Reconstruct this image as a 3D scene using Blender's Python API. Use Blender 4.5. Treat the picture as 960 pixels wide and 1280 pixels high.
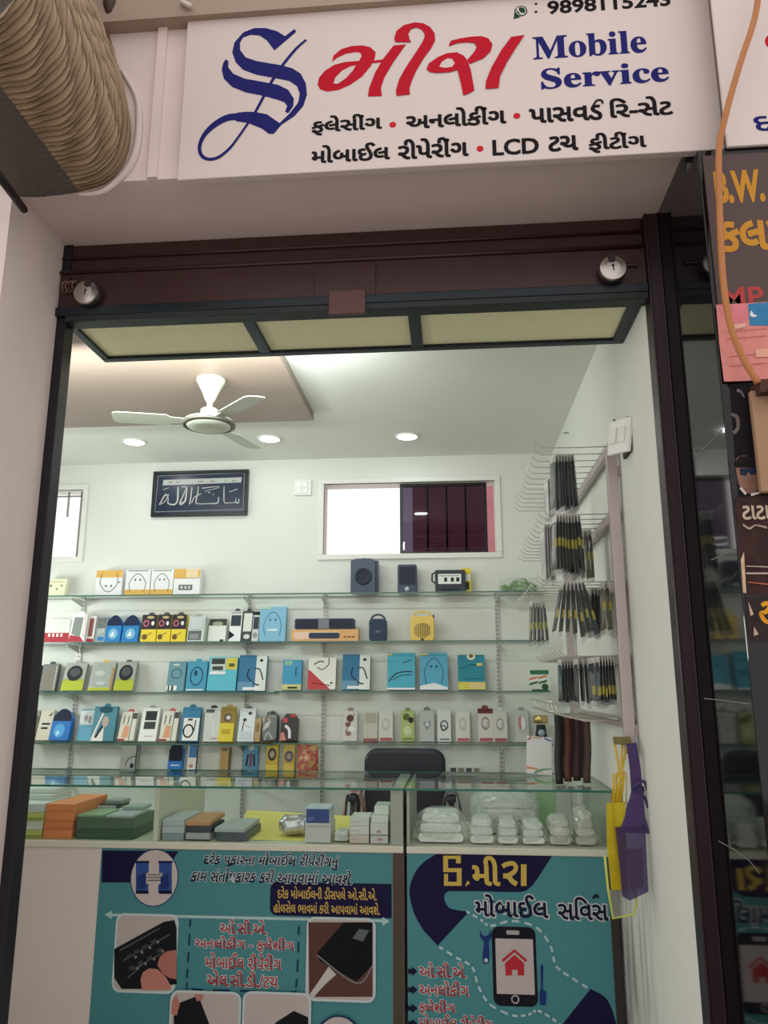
import bpy, bmesh, math, random
from mathutils import Vector, Matrix
random.seed(7)
S = bpy.context.scene
COL = S.collection
for o in list(bpy.data.objects):
    bpy.data.objects.remove(o)

# ------------------------------------------------------------------ camera
F, PITCH, YAW = 975.0, math.radians(12.7), math.radians(4.95)
CAMZ = 1.40
CAM = Vector((0.0, -2.07, CAMZ))
FW = Vector((-math.sin(YAW) * math.cos(PITCH), math.cos(YAW) * math.cos(PITCH), math.sin(PITCH)))
RT = Vector((math.cos(YAW), math.sin(YAW), 0))
UP = RT.cross(FW)
cd = bpy.data.cameras.new('camera')
cam = bpy.data.objects.new('camera', cd)
COL.objects.link(cam)
cd.sensor_fit = 'VERTICAL'
cd.sensor_height = 24.0
cd.lens = F / 1280 * 24.0
cd.clip_start = 0.05
cam.matrix_world = Matrix(((RT.x, UP.x, -FW.x, CAM.x), (RT.y, UP.y, -FW.y, CAM.y), (RT.z, UP.z, -FW.z, CAM.z), (0, 0, 0, 1)))
S.camera = cam

# ------------------------------------------------------------------ world, exposure
w = bpy.data.worlds.new('sky')
S.world = w
w.use_nodes = True
bg = w.node_tree.nodes['Background']
bg.inputs['Color'].default_value = (1.0, 0.93, 0.91, 1)
bg.inputs['Strength'].default_value = 1.2
vs = S.view_settings
vs.view_transform = 'Standard'
vs.look = 'None'
vs.gamma = 1.0
vs.use_curve_mapping = False
vs.exposure = 0.0
DOWNLIGHT_W = 1.3
def area(name, loc, rot, sx, sy, power, color):
    ld = bpy.data.lights.new(name, 'AREA')
    ld.shape = 'RECTANGLE'
    ld.size, ld.size_y = sx, sy
    ld.energy = power
    ld.color = color
    lo = bpy.data.objects.new(name, ld)
    COL.objects.link(lo)
    lo.location = loc
    lo.rotation_euler = rot
    return lo
# unseen fill lights added to brighten the room: over transom, behind pier
area('fill_light', (-1.26, 0.92, 2.64), (math.radians(104), 0, 0), 1.7, 0.08, 18.0, (0.93, 1.0, 0.975))
area('fill_light', (-3.04, 1.9, 1.75), (math.radians(90), 0, math.radians(-90)), 1.2, 0.3, 15.0, (0.93, 1.0, 0.975))

def ray(x, y):
    return FW + RT * ((x - 480) / F) + UP * ((640 - y) / F)
def at(x, y, Y):
    """point of the photograph's ray on the plane at depth Y"""
    r = ray(x, y)
    return CAM + r * ((Y - CAM.y) / r.y)
def atX(x, y, X):
    r = ray(x, y)
    return CAM + r * ((X - CAM.x) / r.x)
def atZ(x, y, Z):
    r = ray(x, y)
    return CAM + r * ((Z - CAM.z) / r.z)

# ------------------------------------------------------------------ materials
def lin(c):
    c = c / 255.0
    return c / 12.92 if c <= 0.04045 else ((c + 0.055) / 1.055) ** 2.4
MATS = {}
def mat(rgb, rough=0.5, metal=0.0, var=0.06, scale=14.0, bump=0.0, spec=0.5, name=None, gain=1.2):
    key = (tuple(rgb), rough, metal, var, scale, bump, spec, gain)
    if key in MATS:
        return MATS[key]
    m = bpy.data.materials.new(name or 'paint')
    m.use_nodes = True
    nt = m.node_tree
    b = nt.nodes['Principled BSDF']
    c = [min(0.86, lin(v) * gain) for v in rgb]
    b.inputs['Roughness'].default_value = rough
    b.inputs['Metallic'].default_value = metal
    b.inputs['Specular IOR Level'].default_value = spec
    if var > 0 or bump > 0:
        tc = nt.nodes.new('ShaderNodeTexCoord')
        nz = nt.nodes.new('ShaderNodeTexNoise')
        nz.inputs['Scale'].default_value = scale
        nz.inputs['Detail'].default_value = 5
        nt.links.new(tc.outputs['Object'], nz.inputs['Vector'])
        mx = nt.nodes.new('ShaderNodeMixRGB')
        mx.inputs[1].default_value = [v * (1 - var) for v in c] + [1]
        mx.inputs[2].default_value = [min(0.9, v * (1 + var)) for v in c] + [1]
        nt.links.new(nz.outputs['Fac'], mx.inputs[0])
        nt.links.new(mx.outputs[0], b.inputs['Base Color'])
        if bump > 0:
            bp = nt.nodes.new('ShaderNodeBump')
            bp.inputs['Strength'].default_value = bump
            bp.inputs['Distance'].default_value = 0.01
            nt.links.new(nz.outputs['Fac'], bp.inputs['Height'])
            nt.links.new(bp.outputs[0], b.inputs['Normal'])
    else:
        b.inputs['Base Color'].default_value = c + [1]
    MATS[key] = m
    return m
def ink(rgb, gain=1.2, worn=0):
    if worn:
        return mat(rgb, 0.7, 0, worn, 45, 0.1, gain=gain, spec=0.1)
    if gain > 1.1:      # goods print greyed and lifted: hazy light put into its colour
        g = sum(rgb) / 3
        rgb = tuple(int(v * 0.82 + g * 0.16 + 6) for v in rgb)
    return mat(rgb, 0.55, 0, 0.0, gain=gain, spec=0.12)
def emit(rgb, s):
    m = bpy.data.materials.new('lamp_glow')
    m.use_nodes = True
    b = m.node_tree.nodes['Principled BSDF']
    b.inputs['Emission Color'].default_value = [lin(v) for v in rgb] + [1]
    b.inputs['Emission Strength'].default_value = s
    return m
def clear(name, tint=(0.95, 0.985, 0.97), rough=0.02, body=0.0, body_rgb=(220, 225, 222), ior=1.45):
    m = bpy.data.materials.new(name)
    m.use_nodes = True
    nt = m.node_tree
    nt.nodes.remove(nt.nodes['Principled BSDF'])
    out = nt.nodes['Material Output']
    tr = nt.nodes.new('ShaderNodeBsdfTransparent')
    tr.inputs[0].default_value = list(tint) + [1]
    gl = nt.nodes.new('ShaderNodeBsdfGlossy')
    gl.inputs['Roughness'].default_value = rough
    # mirror share by viewing angle (Schlick), on the outer faces only
    lw = nt.nodes.new('ShaderNodeLayerWeight')
    lw.inputs[0].default_value = 0.5
    geo = nt.nodes.new('ShaderNodeNewGeometry')
    pw = nt.nodes.new('ShaderNodeMath')
    pw.operation = 'POWER'
    pw.inputs[1].default_value = 5.5
    nt.links.new(lw.outputs['Facing'], pw.inputs[0])
    r0 = ((ior - 1) / (ior + 1)) ** 2
    ma = nt.nodes.new('ShaderNodeMath')
    ma.operation = 'MULTIPLY_ADD'
    ma.inputs[1].default_value = 1 - r0
    ma.inputs[2].default_value = r0
    nt.links.new(pw.outputs[0], ma.inputs[0])
    sb = nt.nodes.new('ShaderNodeMath')
    sb.operation = 'SUBTRACT'
    sb.inputs[0].default_value = 1
    nt.links.new(geo.outputs['Backfacing'], sb.inputs[1])
    fr = nt.nodes.new('ShaderNodeMath')
    fr.operation = 'MULTIPLY'
    nt.links.new(ma.outputs[0], fr.inputs[0])
    nt.links.new(sb.outputs[0], fr.inputs[1])
    mx = nt.nodes.new('ShaderNodeMixShader')
    nt.links.new(fr.outputs[0], mx.inputs[0])
    src = tr.outputs[0]
    if body > 0:
        df = nt.nodes.new('ShaderNodeBsdfDiffuse')
        df.inputs[0].default_value = [lin(v) for v in body_rgb] + [1]
        nz = nt.nodes.new('ShaderNodeTexNoise')
        nz.inputs['Scale'].default_value = 30
        mp = nt.nodes.new('ShaderNodeMapRange')
        mp.inputs[3].default_value = max(0, body - 0.18)
        mp.inputs[4].default_value = min(1, body + 0.18)
        nt.links.new(nz.outputs['Fac'], mp.inputs[0])
        m2 = nt.nodes.new('ShaderNodeMixShader')
        nt.links.new(mp.outputs[0], m2.inputs[0])
        nt.links.new(tr.outputs[0], m2.inputs[1])
        nt.links.new(df.outputs[0], m2.inputs[2])
        src = m2.outputs[0]
    nt.links.new(src, mx.inputs[1])
    nt.links.new(gl.outputs[0], mx.inputs[2])
    nt.links.new(mx.outputs[0], out.inputs[0])
    return m
GLASS = clear('clear_glass')
SHELFGLASS = clear('shelf_glass', (0.93, 0.98, 0.955))
PLASTIC = clear('clear_plastic', (0.96, 0.97, 0.97), 0.12, 0.12)
CLOUDY = clear('cloudy_plastic', (0.97, 0.98, 0.97), 0.08, 0.3, (250, 252, 250), 1.75)
TINT = clear('tinted_glass', (0.30, 0.27, 0.34), 0.02)
FILM = clear('bag_film', (0.97, 0.98, 0.97), 0.1, 0.05)
SLEEVE = clear('sleeve_film', (0.95, 0.96, 0.96), 0.10, 0.19, (205, 208, 204))
GREENPLASTIC = clear('green_plastic', (0.75, 0.95, 0.7), 0.15, 0.45, (150, 215, 150))
YELLOWPLASTIC = clear('yellow_plastic', (0.95, 0.92, 0.35), 0.2, 0.5, (225, 205, 30))
PURPLEPLASTIC = clear('purple_plastic', (0.6, 0.55, 0.72), 0.15, 0.45, (80, 60, 110))
EDGE = mat((38, 105, 92), 0.15, 0, 0.05, name='glass_edge')
SHELFEDGE = mat((70, 105, 98), 0.15, 0, 0.05, name='shelf_edge')
WHITE = mat((232, 234, 228), 0.6, 0, 0.02, 3, name='white_paint', gain=1.0)
STEEL = mat((170, 165, 160), 0.25, 1.0, 0.05, name='steel')
WIRE = mat((190, 188, 180), 0.3, 0.8, 0.03, name='chromed_wire')
BLACK = mat((22, 22, 24), 0.45, 0, 0.1, name='black_plastic', gain=1)
NAVYC, TEALC = (27, 24, 58), (42, 120, 128)

# ------------------------------------------------------------------ mesh helpers
WORLDP = set()
def setparent(o, parent):
    if parent is None:
        return
    o.parent = parent
    if parent.name in WORLDP:      # parts of these are modelled in room coordinates
        o.matrix_parent_inverse = Matrix.Translation(-Vector(parent.location))
def wthing(name, label, cat, loc, group=None):
    o = thing(name, label, cat, loc, group=group)
    WORLDP.add(o.name)
    return o
def finish(name, bm, mats, parent=None, smooth=False, bevel=0.0, seg=2):
    me = bpy.data.meshes.new(name)
    bmesh.ops.recalc_face_normals(bm, faces=bm.faces)
    bm.to_mesh(me)
    bm.free()
    for m in (mats if isinstance(mats, (list, tuple)) else [mats]):
        me.materials.append(m)
    if smooth:
        for p in me.polygons:
            p.use_smooth = True
    o = bpy.data.objects.new(name, me)
    COL.objects.link(o)
    setparent(o, parent)
    if bevel > 0:
        md = o.modifiers.new('bevel', 'BEVEL')
        md.width = bevel
        md.segments = seg
        md.limit_method = 'ANGLE'
    return o
def bm_box(bm, x0, x1, y0, y1, z0, z1, mi=0):
    v = [bm.verts.new(p) for p in ((x0, y0, z0), (x1, y0, z0), (x1, y1, z0), (x0, y1, z0), (x0, y0, z1), (x1, y0, z1), (x1, y1, z1), (x0, y1, z1))]
    for f in ((0, 3, 2, 1), (4, 5, 6, 7), (0, 1, 5, 4), (1, 2, 6, 5), (2, 3, 7, 6), (3, 0, 4, 7)):
        bm.faces.new([v[i] for i in f]).material_index = mi
def box(name, x0, x1, y0, y1, z0, z1, m, parent=None, bevel=0.0):
    bm = bmesh.new()
    bm_box(bm, x0, x1, y0, y1, z0, z1)
    return finish(name, bm, m, parent, bevel=bevel)
def bm_tube(bm, pts, r, n=8, mi=0, cap=True, closed=False):
    pts = [Vector(p) for p in pts]
    rings = []
    N = len(pts)
    ref = None
    for i, p in enumerate(pts):
        if closed:
            t = pts[(i + 1) % N] - pts[i - 1]
        else:
            t = pts[min(i + 1, N - 1)] - pts[max(i - 1, 0)]
        t.normalize()
        if ref is None:
            ref = Vector((0, 0, 1)) if abs(t.z) < 0.9 else Vector((1, 0, 0))
        a = t.cross(ref).normalized()
        b = t.cross(a).normalized()
        ref = a.cross(t).normalized()
        rr = r[i] if isinstance(r, (list, tuple)) else r
        rings.append([bm.verts.new(p + (a * math.cos(2 * math.pi * k / n) + b * math.sin(2 * math.pi * k / n)) * rr) for k in range(n)])
    for i in range(N if closed else N - 1):
        A, B = rings[i], rings[(i + 1) % N]
        for k in range(n):
            bm.faces.new((A[k], A[(k + 1) % n], B[(k + 1) % n], B[k])).material_index = mi
    if cap and not closed:
        bm.faces.new(rings[0][::-1]).material_index = mi
        bm.faces.new(rings[-1]).material_index = mi
def tube(name, pts, r, m, parent=None, n=8, closed=False):
    bm = bmesh.new()
    bm_tube(bm, pts, r, n, closed=closed)
    return finish(name, bm, m, parent, smooth=True)
def bm_lathe(bm, prof, n=24, axis='z', c=(0, 0, 0), mi=0, cap=True):
    c = Vector(c)
    rings = []
    for r, h in prof:
        ring = []
        for k in range(n):
            a = 2 * math.pi * k / n
            if axis == 'z':
                p = Vector((r * math.cos(a), r * math.sin(a), h))
            elif axis == 'y':
                p = Vector((r * math.cos(a), h, r * math.sin(a)))
            else:
                p = Vector((h, r * math.cos(a), r * math.sin(a)))
            ring.append(bm.verts.new(c + p))
        rings.append(ring)
    for A, B in zip(rings, rings[1:]):
        for k in range(n):
            bm.faces.new((A[k], A[(k + 1) % n], B[(k + 1) % n], B[k])).material_index = mi
    if cap:
        bm.faces.new(rings[0][::-1]).material_index = mi
        bm.faces.new(rings[-1]).material_index = mi
def lathe(name, prof, m, parent=None, n=24, axis='z', c=(0, 0, 0), smooth=True, cap=True):
    bm = bmesh.new()
    bm_lathe(bm, prof, n, axis, c, cap=cap)
    o = finish(name, bm, m, parent, smooth=False)
    if smooth:
        for p in o.data.polygons:
            p.use_smooth = len(p.vertices) == 4
    return o
def bm_prism(bm, poly, y0, y1, mi=0):
    """polygon in x,z extruded along y"""
    a = [bm.verts.new((x, y0, z)) for x, z in poly]
    b = [bm.verts.new((x, y1, z)) for x, z in poly]
    n = len(poly)
    bm.faces.new(a).material_index = mi
    bm.faces.new(b[::-1]).material_index = mi
    for k in range(n):
        bm.faces.new((a[k], b[k], b[(k + 1) % n], a[(k + 1) % n])).material_index = mi
def prism(name, poly, y0, y1, m, parent=None, bevel=0.0):
    bm = bmesh.new()
    bm_prism(bm, poly, y0, y1)
    return finish(name, bm, m, parent, bevel=bevel)
def thing(name, label, cat, loc=(0, 0, 0), rot=(0, 0, 0), group=None):
    o = bpy.data.objects.new(name, None)
    COL.objects.link(o)
    o.location = loc
    o.rotation_euler = rot
    o.empty_display_size = 0.05
    o['label'] = label
    o['category'] = cat
    if group:
        o['group'] = group
    return o
def tag(o, label, cat, group=None, kind=None):
    o['label'] = label
    o['category'] = cat
    if group:
        o['group'] = group
    if kind:
        o['kind'] = kind
    return o
def struct(o, label=None):
    o['kind'] = 'structure'
    if label:
        o['label'] = label
    return o
def rrect(x0, y0, x1, y1, r, n=5):
    pts = []
    for cx, cy, a0 in ((x1 - r, y1 - r, 0), (x0 + r, y1 - r, 90), (x0 + r, y0 + r, 180), (x1 - r, y0 + r, 270)):
        for k in range(n + 1):
            a = math.radians(a0 + 90 * k / n)
            pts.append((cx + r * math.cos(a), cy + r * math.sin(a)))
    return pts
def spline(pts, n=6, closed=False):
    out = []
    N = len(pts)
    rng = N if closed else N - 1
    for i in range(rng):
        if closed:
            p0, p1, p2, p3 = pts[i - 1], pts[i], pts[(i + 1) % N], pts[(i + 2) % N]
        else:
            p0, p1, p2, p3 = pts[max(i - 1, 0)], pts[i], pts[i + 1], pts[min(i + 2, N - 1)]
        for k in range(n):
            t = k / n
            out.append(tuple(0.5 * (2 * b + (c - a) * t + (2 * a - 5 * b + 4 * c - d) * t * t + (3 * b - a - 3 * c + d) * t ** 3) for a, b, c, d in zip(p0, p1, p2, p3)))
    if not closed:
        out.append(tuple(pts[-1]))
    return out

# ------------------------------------------------------------------ lettering
TXT = {}
def text2d(body, bold=0.0, shear=0.0):
    key = (body, bold, shear)
    if key in TXT:
        return TXT[key]
    c = bpy.data.curves.new('lettering', 'FONT')
    c.body = body
    c.offset = bold
    c.shear = shear
    c.resolution_u = 3
    for i, ch in enumerate(body):
        if i and ch == 'ં' and body[i - 1] in 'ી':
            c.body_format[i - 1].kerning = 3.0
    o = bpy.data.objects.new('lettering', c)
    COL.objects.link(o)
    dg = bpy.context.evaluated_depsgraph_get()
    me = bpy.data.meshes.new_from_object(o.evaluated_get(dg))
    v = [(p.co.x, p.co.y) for p in me.vertices]
    f = [tuple(p.vertices) for p in me.polygons]
    bpy.data.objects.remove(o)
    bpy.data.curves.remove(c)
    bpy.data.meshes.remove(me)
    TXT[key] = (v, f)
    return v, f

class Ink:
    """flat print: shapes in (u, v), each laid a hair over the one before"""
    def __init__(self, step=0.00025):
        self.items = []
        self.step = step
    def poly(self, pts, rgb):
        self.items.append((list(pts), [tuple(range(len(pts)))], rgb))
    def rect(self, x0, y0, x1, y1, rgb):
        self.poly([(x0, y0), (x1, y0), (x1, y1), (x0, y1)], rgb)
    def ell(self, cx, cy, rx, ry, rgb, n=24):
        self.poly([(cx + rx * math.cos(2 * math.pi * k / n), cy + ry * math.sin(2 * math.pi * k / n)) for k in range(n)], rgb)
    def ring(self, cx, cy, rx, ry, wd, rgb, a0=0, a1=360, n=28):
        v, f = [], []
        for k in range(n + 1):
            a = math.radians(a0 + (a1 - a0) * k / n)
            c, s = math.cos(a), math.sin(a)
            v += [(cx + (rx + wd / 2) * c, cy + (ry + wd / 2) * s), (cx + (rx - wd / 2) * c, cy + (ry - wd / 2) * s)]
        for k in range(n):
            f.append((2 * k, 2 * k + 1, 2 * k + 3, 2 * k + 2))
        self.items.append((v, f, rgb))
    def ribbon(self, pts, rgb, wd=None, n=6, smooth=True):
        p = [tuple(q) if wd is None else (q[0], q[1], wd) for q in pts]
        if smooth and len(p) > 2:
            p = spline(p, n)
        v, f = [], []
        for i, q in enumerate(p):
            a, b = p[max(i - 1, 0)], p[min(i + 1, len(p) - 1)]
            dx, dy = b[0] - a[0], b[1] - a[1]
            L = math.hypot(dx, dy) or 1
            nx, ny = -dy / L * q[2] / 2, dx / L * q[2] / 2
            v += [(q[0] + nx, q[1] + ny), (q[0] - nx, q[1] - ny)]
        for i in range(len(p) - 1):
            f.append((2 * i, 2 * i + 1, 2 * i + 3, 2 * i + 2))
        self.items.append((v, f, rgb))
    def dashes(self, pts, rgb, wd, n=10, on=3, off=2, smooth=True):
        p = spline(pts, n) if smooth else pts
        i = 0
        while i < len(p) - 1:
            seg = p[i:i + on + 1]
            if len(seg) > 1:
                self.ribbon(seg, rgb, wd, smooth=False)
            i += on + off
    def text(self, body, x0, y0, x1, y1, rgb, bold=0.0, shear=0.0, outline=None, ow=0.03, fat=0.0):
        v, f = text2d(body, bold, shear)
        if not v:
            return
        ax, bx = min(p[0] for p in v), max(p[0] for p in v)
        ay, by = min(p[1] for p in v), max(p[1] for p in v)
        def tr(p):
            return (x0 + (p[0] - ax) / (bx - ax) * (x1 - x0), y0 + (p[1] - ay) / (by - ay) * (y1 - y0))
        if outline:
            v2, f2 = text2d(body, bold + ow, shear)
            self.items.append(([tr(p) for p in v2], f2, outline))
        sx, sy = fat * (x1 - x0) / (bx - ax), fat * (y1 - y0) / (by - ay)
        for dx, dy in (((-1, -.5), (1, -.5), (-1, .5), (1, .5)) if fat else ((0, 0),)):
            self.items.append(([(tr(p)[0] + dx * sx, tr(p)[1] + dy * sy) for p in v], f, rgb))
    def build(self, name, fn, parent=None, gain=1.2, h0=0.0004, worn=0):
        bm = bmesh.new()
        mats, idx = [], {}
        for k, (v, f, rgb) in enumerate(self.items):
            if rgb not in idx:
                idx[rgb] = len(mats)
                mats.append(ink(rgb, gain, worn))
            vs_ = [bm.verts.new(fn(p[0], p[1], h0 + k * self.step)) for p in v]
            for q in f:
                try:
                    bm.faces.new([vs_[i] for i in q]).material_index = idx[rgb]
                except ValueError:
                    pass
        me = bpy.data.meshes.new(name)
        bm.to_mesh(me)
        bm.free()
        for m in mats:
            me.materials.append(m)
        o = bpy.data.objects.new(name, me)
        COL.objects.link(o)
        setparent(o, parent)
        return o
class PInk(Ink):
    """print on a wall-parallel plane at depth Y, laid out from photo measurements"""
    def __init__(self, Y, step=0.0003):
        super().__init__(step)
        self.Y = Y
    def q(self, x, y):
        p = at(x, y, self.Y)
        return (p.x, p.z)
    def pp(self, pts, rgb, curve=0):
        if curve:
            pts = spline(pts, curve, closed=True)
        self.poly([self.q(*p) for p in pts], rgb)
    def prib(self, pts, rgb, wd=None, n=6, smooth=True):
        k = (self.Y - CAM.y) / 985
        o = []
        for p in pts:
            a = self.q(p[0], p[1])
            o.append((a[0], a[1], (p[2] if wd is None else wd) * k))
        self.ribbon(o, rgb, None, n, smooth)
    def pdash(self, pts, rgb, wd, **kw):
        self.dashes([self.q(*p) for p in pts], rgb, wd * (self.Y - CAM.y) / 985, **kw)
    def pell(self, x, y, rx, ry, rgb):
        k = (self.Y - CAM.y) / 985
        c = self.q(x, y)
        self.ell(c[0], c[1], rx * k, ry * k, rgb)
    def pring(self, x, y, rx, ry, wd, rgb, a0=0, a1=360):
        k = (self.Y - CAM.y) / 985
        c = self.q(x, y)
        self.ring(c[0], c[1], rx * k, ry * k, wd * k, rgb, a0, a1)
    def ptext(self, body, x0, x1, yt, yb, rgb, bold=0.0, shear=0.0, outline=None, ow=0.03, slope=0.0, fat=0.0):
        ym, xm = (yt + yb) / 2, (x0 + x1) / 2
        h = (yb - yt) - abs(slope) * (x1 - x0)
        a, b = self.q(x0, ym - slope * (xm - x0)), self.q(x1, ym + slope * (x1 - xm))
        t, d = self.q(xm, ym - h / 2), self.q(xm, ym + h / 2)
        self.text(body, a[0], d[1], b[0], t[1], rgb, bold, shear, outline, ow, fat)
    def done(self, name, parent=None, gain=1.2, h0=0.0006, worn=0):
        Y = self.Y
        return self.build(name, lambda u, v, h: (u, Y - h, v), parent, gain, h0, worn)
# ------------------------------------------------------------------ the setting
YO, YB, XW, XG, XL = 0.33, 2.814, 0.661, 0.706, -1.355      # opening plane, back wall, inner side wall, granite return, pier return
CEIL, SOFFIT, LEDGE = 2.872, 2.942, 0.74
wallm = mat((226, 228, 220), 0.7, 0, 0.03, 5, 0.08, name='painted_plaster', gain=1.0)
backm = mat((226, 228, 221), 0.7, 0, 0.02, 3, 0.05, name='back_plaster', gain=1.0)
facadem = mat((226, 213, 208), 0.75, 0, 0.08, 6, 0.25, name='facade_plaster', gain=1.0)
struct(box('floor', -3.2, XW, YO, YB + 0.1, -0.1, 0.0, mat((196, 190, 182), 0.35, 0, 0.1, 4, name='floor_tile', gain=1)))
struct(box('ground_street', -6, 6, -9, YO, -0.12, -0.02, mat((152, 140, 133), 0.9, 0, 0.15, 3, 0.2, name='street_paving', gain=1)))
struct(box('ceiling', -3.2, XW + 0.1, 0.40, YB + 0.1, CEIL, CEIL + 0.06, wallm))
# right inner wall, with old smudges low down near the counter
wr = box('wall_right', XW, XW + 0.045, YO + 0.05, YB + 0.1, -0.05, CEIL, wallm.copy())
nt = wr.data.materials[0].node_tree
b = nt.nodes['Principled BSDF']
src = b.inputs['Base Color'].links[0].from_socket
tc = nt.nodes.new('ShaderNodeTexCoord')
mp = nt.nodes.new('ShaderNodeMapping')
mp.inputs['Scale'].default_value = (1, 9, 1.1)
nz = nt.nodes.new('ShaderNodeTexNoise')
nz.inputs['Scale'].default_value = 2.2
nz.inputs['Detail'].default_value = 3
nt.links.new(tc.outputs['Object'], mp.inputs[0])
nt.links.new(mp.outputs[0], nz.inputs['Vector'])
sx = nt.nodes.new('ShaderNodeSeparateXYZ')
nt.links.new(tc.outputs['Object'], sx.inputs[0])
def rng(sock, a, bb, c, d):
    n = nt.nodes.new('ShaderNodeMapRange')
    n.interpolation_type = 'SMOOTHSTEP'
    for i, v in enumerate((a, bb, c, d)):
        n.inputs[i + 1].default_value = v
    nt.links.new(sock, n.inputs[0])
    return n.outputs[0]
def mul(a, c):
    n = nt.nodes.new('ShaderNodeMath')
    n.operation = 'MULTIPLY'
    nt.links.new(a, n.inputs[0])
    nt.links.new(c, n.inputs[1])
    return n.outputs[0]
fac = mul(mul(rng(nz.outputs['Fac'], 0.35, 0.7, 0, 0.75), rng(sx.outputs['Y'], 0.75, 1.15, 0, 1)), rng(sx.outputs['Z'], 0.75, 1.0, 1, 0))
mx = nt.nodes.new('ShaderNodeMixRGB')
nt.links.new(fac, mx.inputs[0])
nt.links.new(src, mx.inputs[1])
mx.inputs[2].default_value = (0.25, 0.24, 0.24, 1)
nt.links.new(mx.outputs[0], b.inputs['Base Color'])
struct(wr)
struct(box('wall_left', -3.2, -3.1, 0.0, YB + 0.1, -0.05, CEIL, wallm))
# back wall with two window openings
W1 = [at(404, 690, YB), at(618, 601, YB)]
W2 = [at(20, 697, YB), at(105, 612, YB)]
w1 = (W1[0].x, W1[1].x, at(510, 692, YB).z, at(510, 603, YB).z)
w2 = (-3.02, W2[1].x, W2[0].z, W2[1].z)
bm = bmesh.new()
zs = sorted({-0.05, w1[2], w1[3], w2[2], w2[3], CEIL})
xs = [-3.1, w2[0], w2[1], w1[0], w1[1], XW]
for i in range(5):
    x0, x1 = xs[i], xs[i + 1]
    hole = w2 if i == 1 else w1 if i == 3 else None
    if hole:
        bm_box(bm, x0, x1, YB, YB + 0.14, -0.05, hole[2])
        bm_box(bm, x0, x1, YB, YB + 0.14, hole[3], CEIL)
    else:
        bm_box(bm, x0, x1, YB, YB + 0.14, -0.05, CEIL)
struct(finish('wall_back', bm, backm))
trimm = mat((232, 232, 226), 0.5, 0, 0.03, name='window_trim', gain=1)
def window_frame(name, h, t=0.035):
    bm = bmesh.new()
    x0, x1, z0, z1 = h
    for a in ((x0 - t, x1 + t, z1, z1 + t), (x0 - t, x1 + t, z0 - t, z0), (x0 - t, x0, z0, z1), (x1, x1 + t, z0, z1)):
        bm_box(bm, a[0], a[1], YB - 0.012, YB + 0.02, a[2], a[3])
    return finish(name, bm, trimm, bevel=0.004)
win1 = struct(window_frame('window_1', w1))
win2 = struct(window_frame('window_2', w2))
xm = at(500, 650, YB + 0.05).x
# sliding tinted sash in the main window, with bars beyond it
dark = mat((38, 34, 40), 0.35, 0.3, 0.05, name='dark_aluminium', gain=1)
sx1 = at(609, 650, YB + 0.05).x
bm = bmesh.new()
t = 0.018
for a in ((xm, sx1, w1[3] - t, w1[3] - 0.002), (xm, sx1, w1[2] + 0.002, w1[2] + t), (xm, xm + t, w1[2] + t, w1[3] - t), (sx1 - t, sx1, w1[2] + t, w1[3] - t)):
    bm_box(bm, a[0], a[1], YB + 0.04, YB + 0.065, a[2], a[3])
struct(finish('sash_frame', bm, dark, win1))
struct(box('tinted_pane', xm + t, sx1 - t, YB + 0.05, YB + 0.055, w1[2] + t, w1[3] - t, TINT, win1))
for k in range(3):
    x = xm + (sx1 - xm) * (0.32 + 0.22 * k)
    struct(box('window_bar', x - 0.006, x + 0.006, YB + 0.08, YB + 0.092, w1[2], w1[3], dark, win1))
greybar = mat((150, 150, 148), 0.5, 0.2, 0.05, name='bloom_grey', gain=1)  # window glare put into these bars: paler grey, some cut short
for px in (68, 84, 100):
    x = at(px, 640, YB + 0.05).x
    struct(box('window_bar', x - 0.004, x + 0.004, YB + 0.05, YB + 0.064, w2[2] + (w2[3] - w2[2]) * (0.62 if px != 100 else 0.0), w2[3], greybar, win2))
struct(box('window_bar', w2[0], w2[1], YB + 0.05, YB + 0.064, w2[3] - 0.035, w2[3] - 0.027, greybar, win2))
# the neighbour's pink wall seen through the tinted sash
struct(box('wall_outside', xm + 0.04, 2.6, YB + 0.9, YB + 1.1, 0.0, 3.6, mat((190, 128, 134), 0.8, 0, 0.3, 2.5, name='pink_render', gain=1)))

# facade: lintel over the opening, left pier, granite pillar
struct(box('lintel_beam', XL - 1.4, XG, 0.0, 0.125, SOFFIT, 4.3, facadem))
struct(box('soffit_beam', XL - 0.1, XG, 0.125, 0.42, SOFFIT, 3.2, facadem))
struct(box('wall_pier', XL - 1.9, XL, 0.0, YO + 0.06, -0.1, SOFFIT, facadem))
granite = mat((11, 11, 13), 0.05, 0, 0.5, 160, name='black_granite', gain=1, spec=0.4)
bm = bmesh.new()
ptop = at(880, 187, -0.1).z
bm_prism(bm, [(-0.10, -0.1), (YO + 0.08, -0.1), (YO + 0.08, SOFFIT), (0.0, SOFFIT), (0.0, ptop), (-0.10, ptop)], XG, 1.9)
for v in bm.verts:
    v.co = Vector((v.co.y, v.co.x, v.co.z))
pillar = struct(finish('pillar_right', bm, granite, bevel=0.004))
struct(box('lintel_beam', XG, 1.9, 0.0, YO, SOFFIT, 4.3, facadem))
def crack(pts, wd=0.003):
    i = Ink()
    p = [atX(x, y, XG) for x, y in pts]
    i.ribbon([(q.y, q.z) for q in p], (105, 108, 108), wd, smooth=False)
    return i.build('joint_line', lambda u, v, h: (XG - h, u, v), pillar)
for c in ([(868, 575), (880, 560), (903, 537)], [(889, 700), (905, 693), (918, 686)], [(880, 873), (900, 875), (938, 880)], [(898, 1051), (918, 1062), (936, 1075), (950, 1092)]):
    struct(crack(c))
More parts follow.
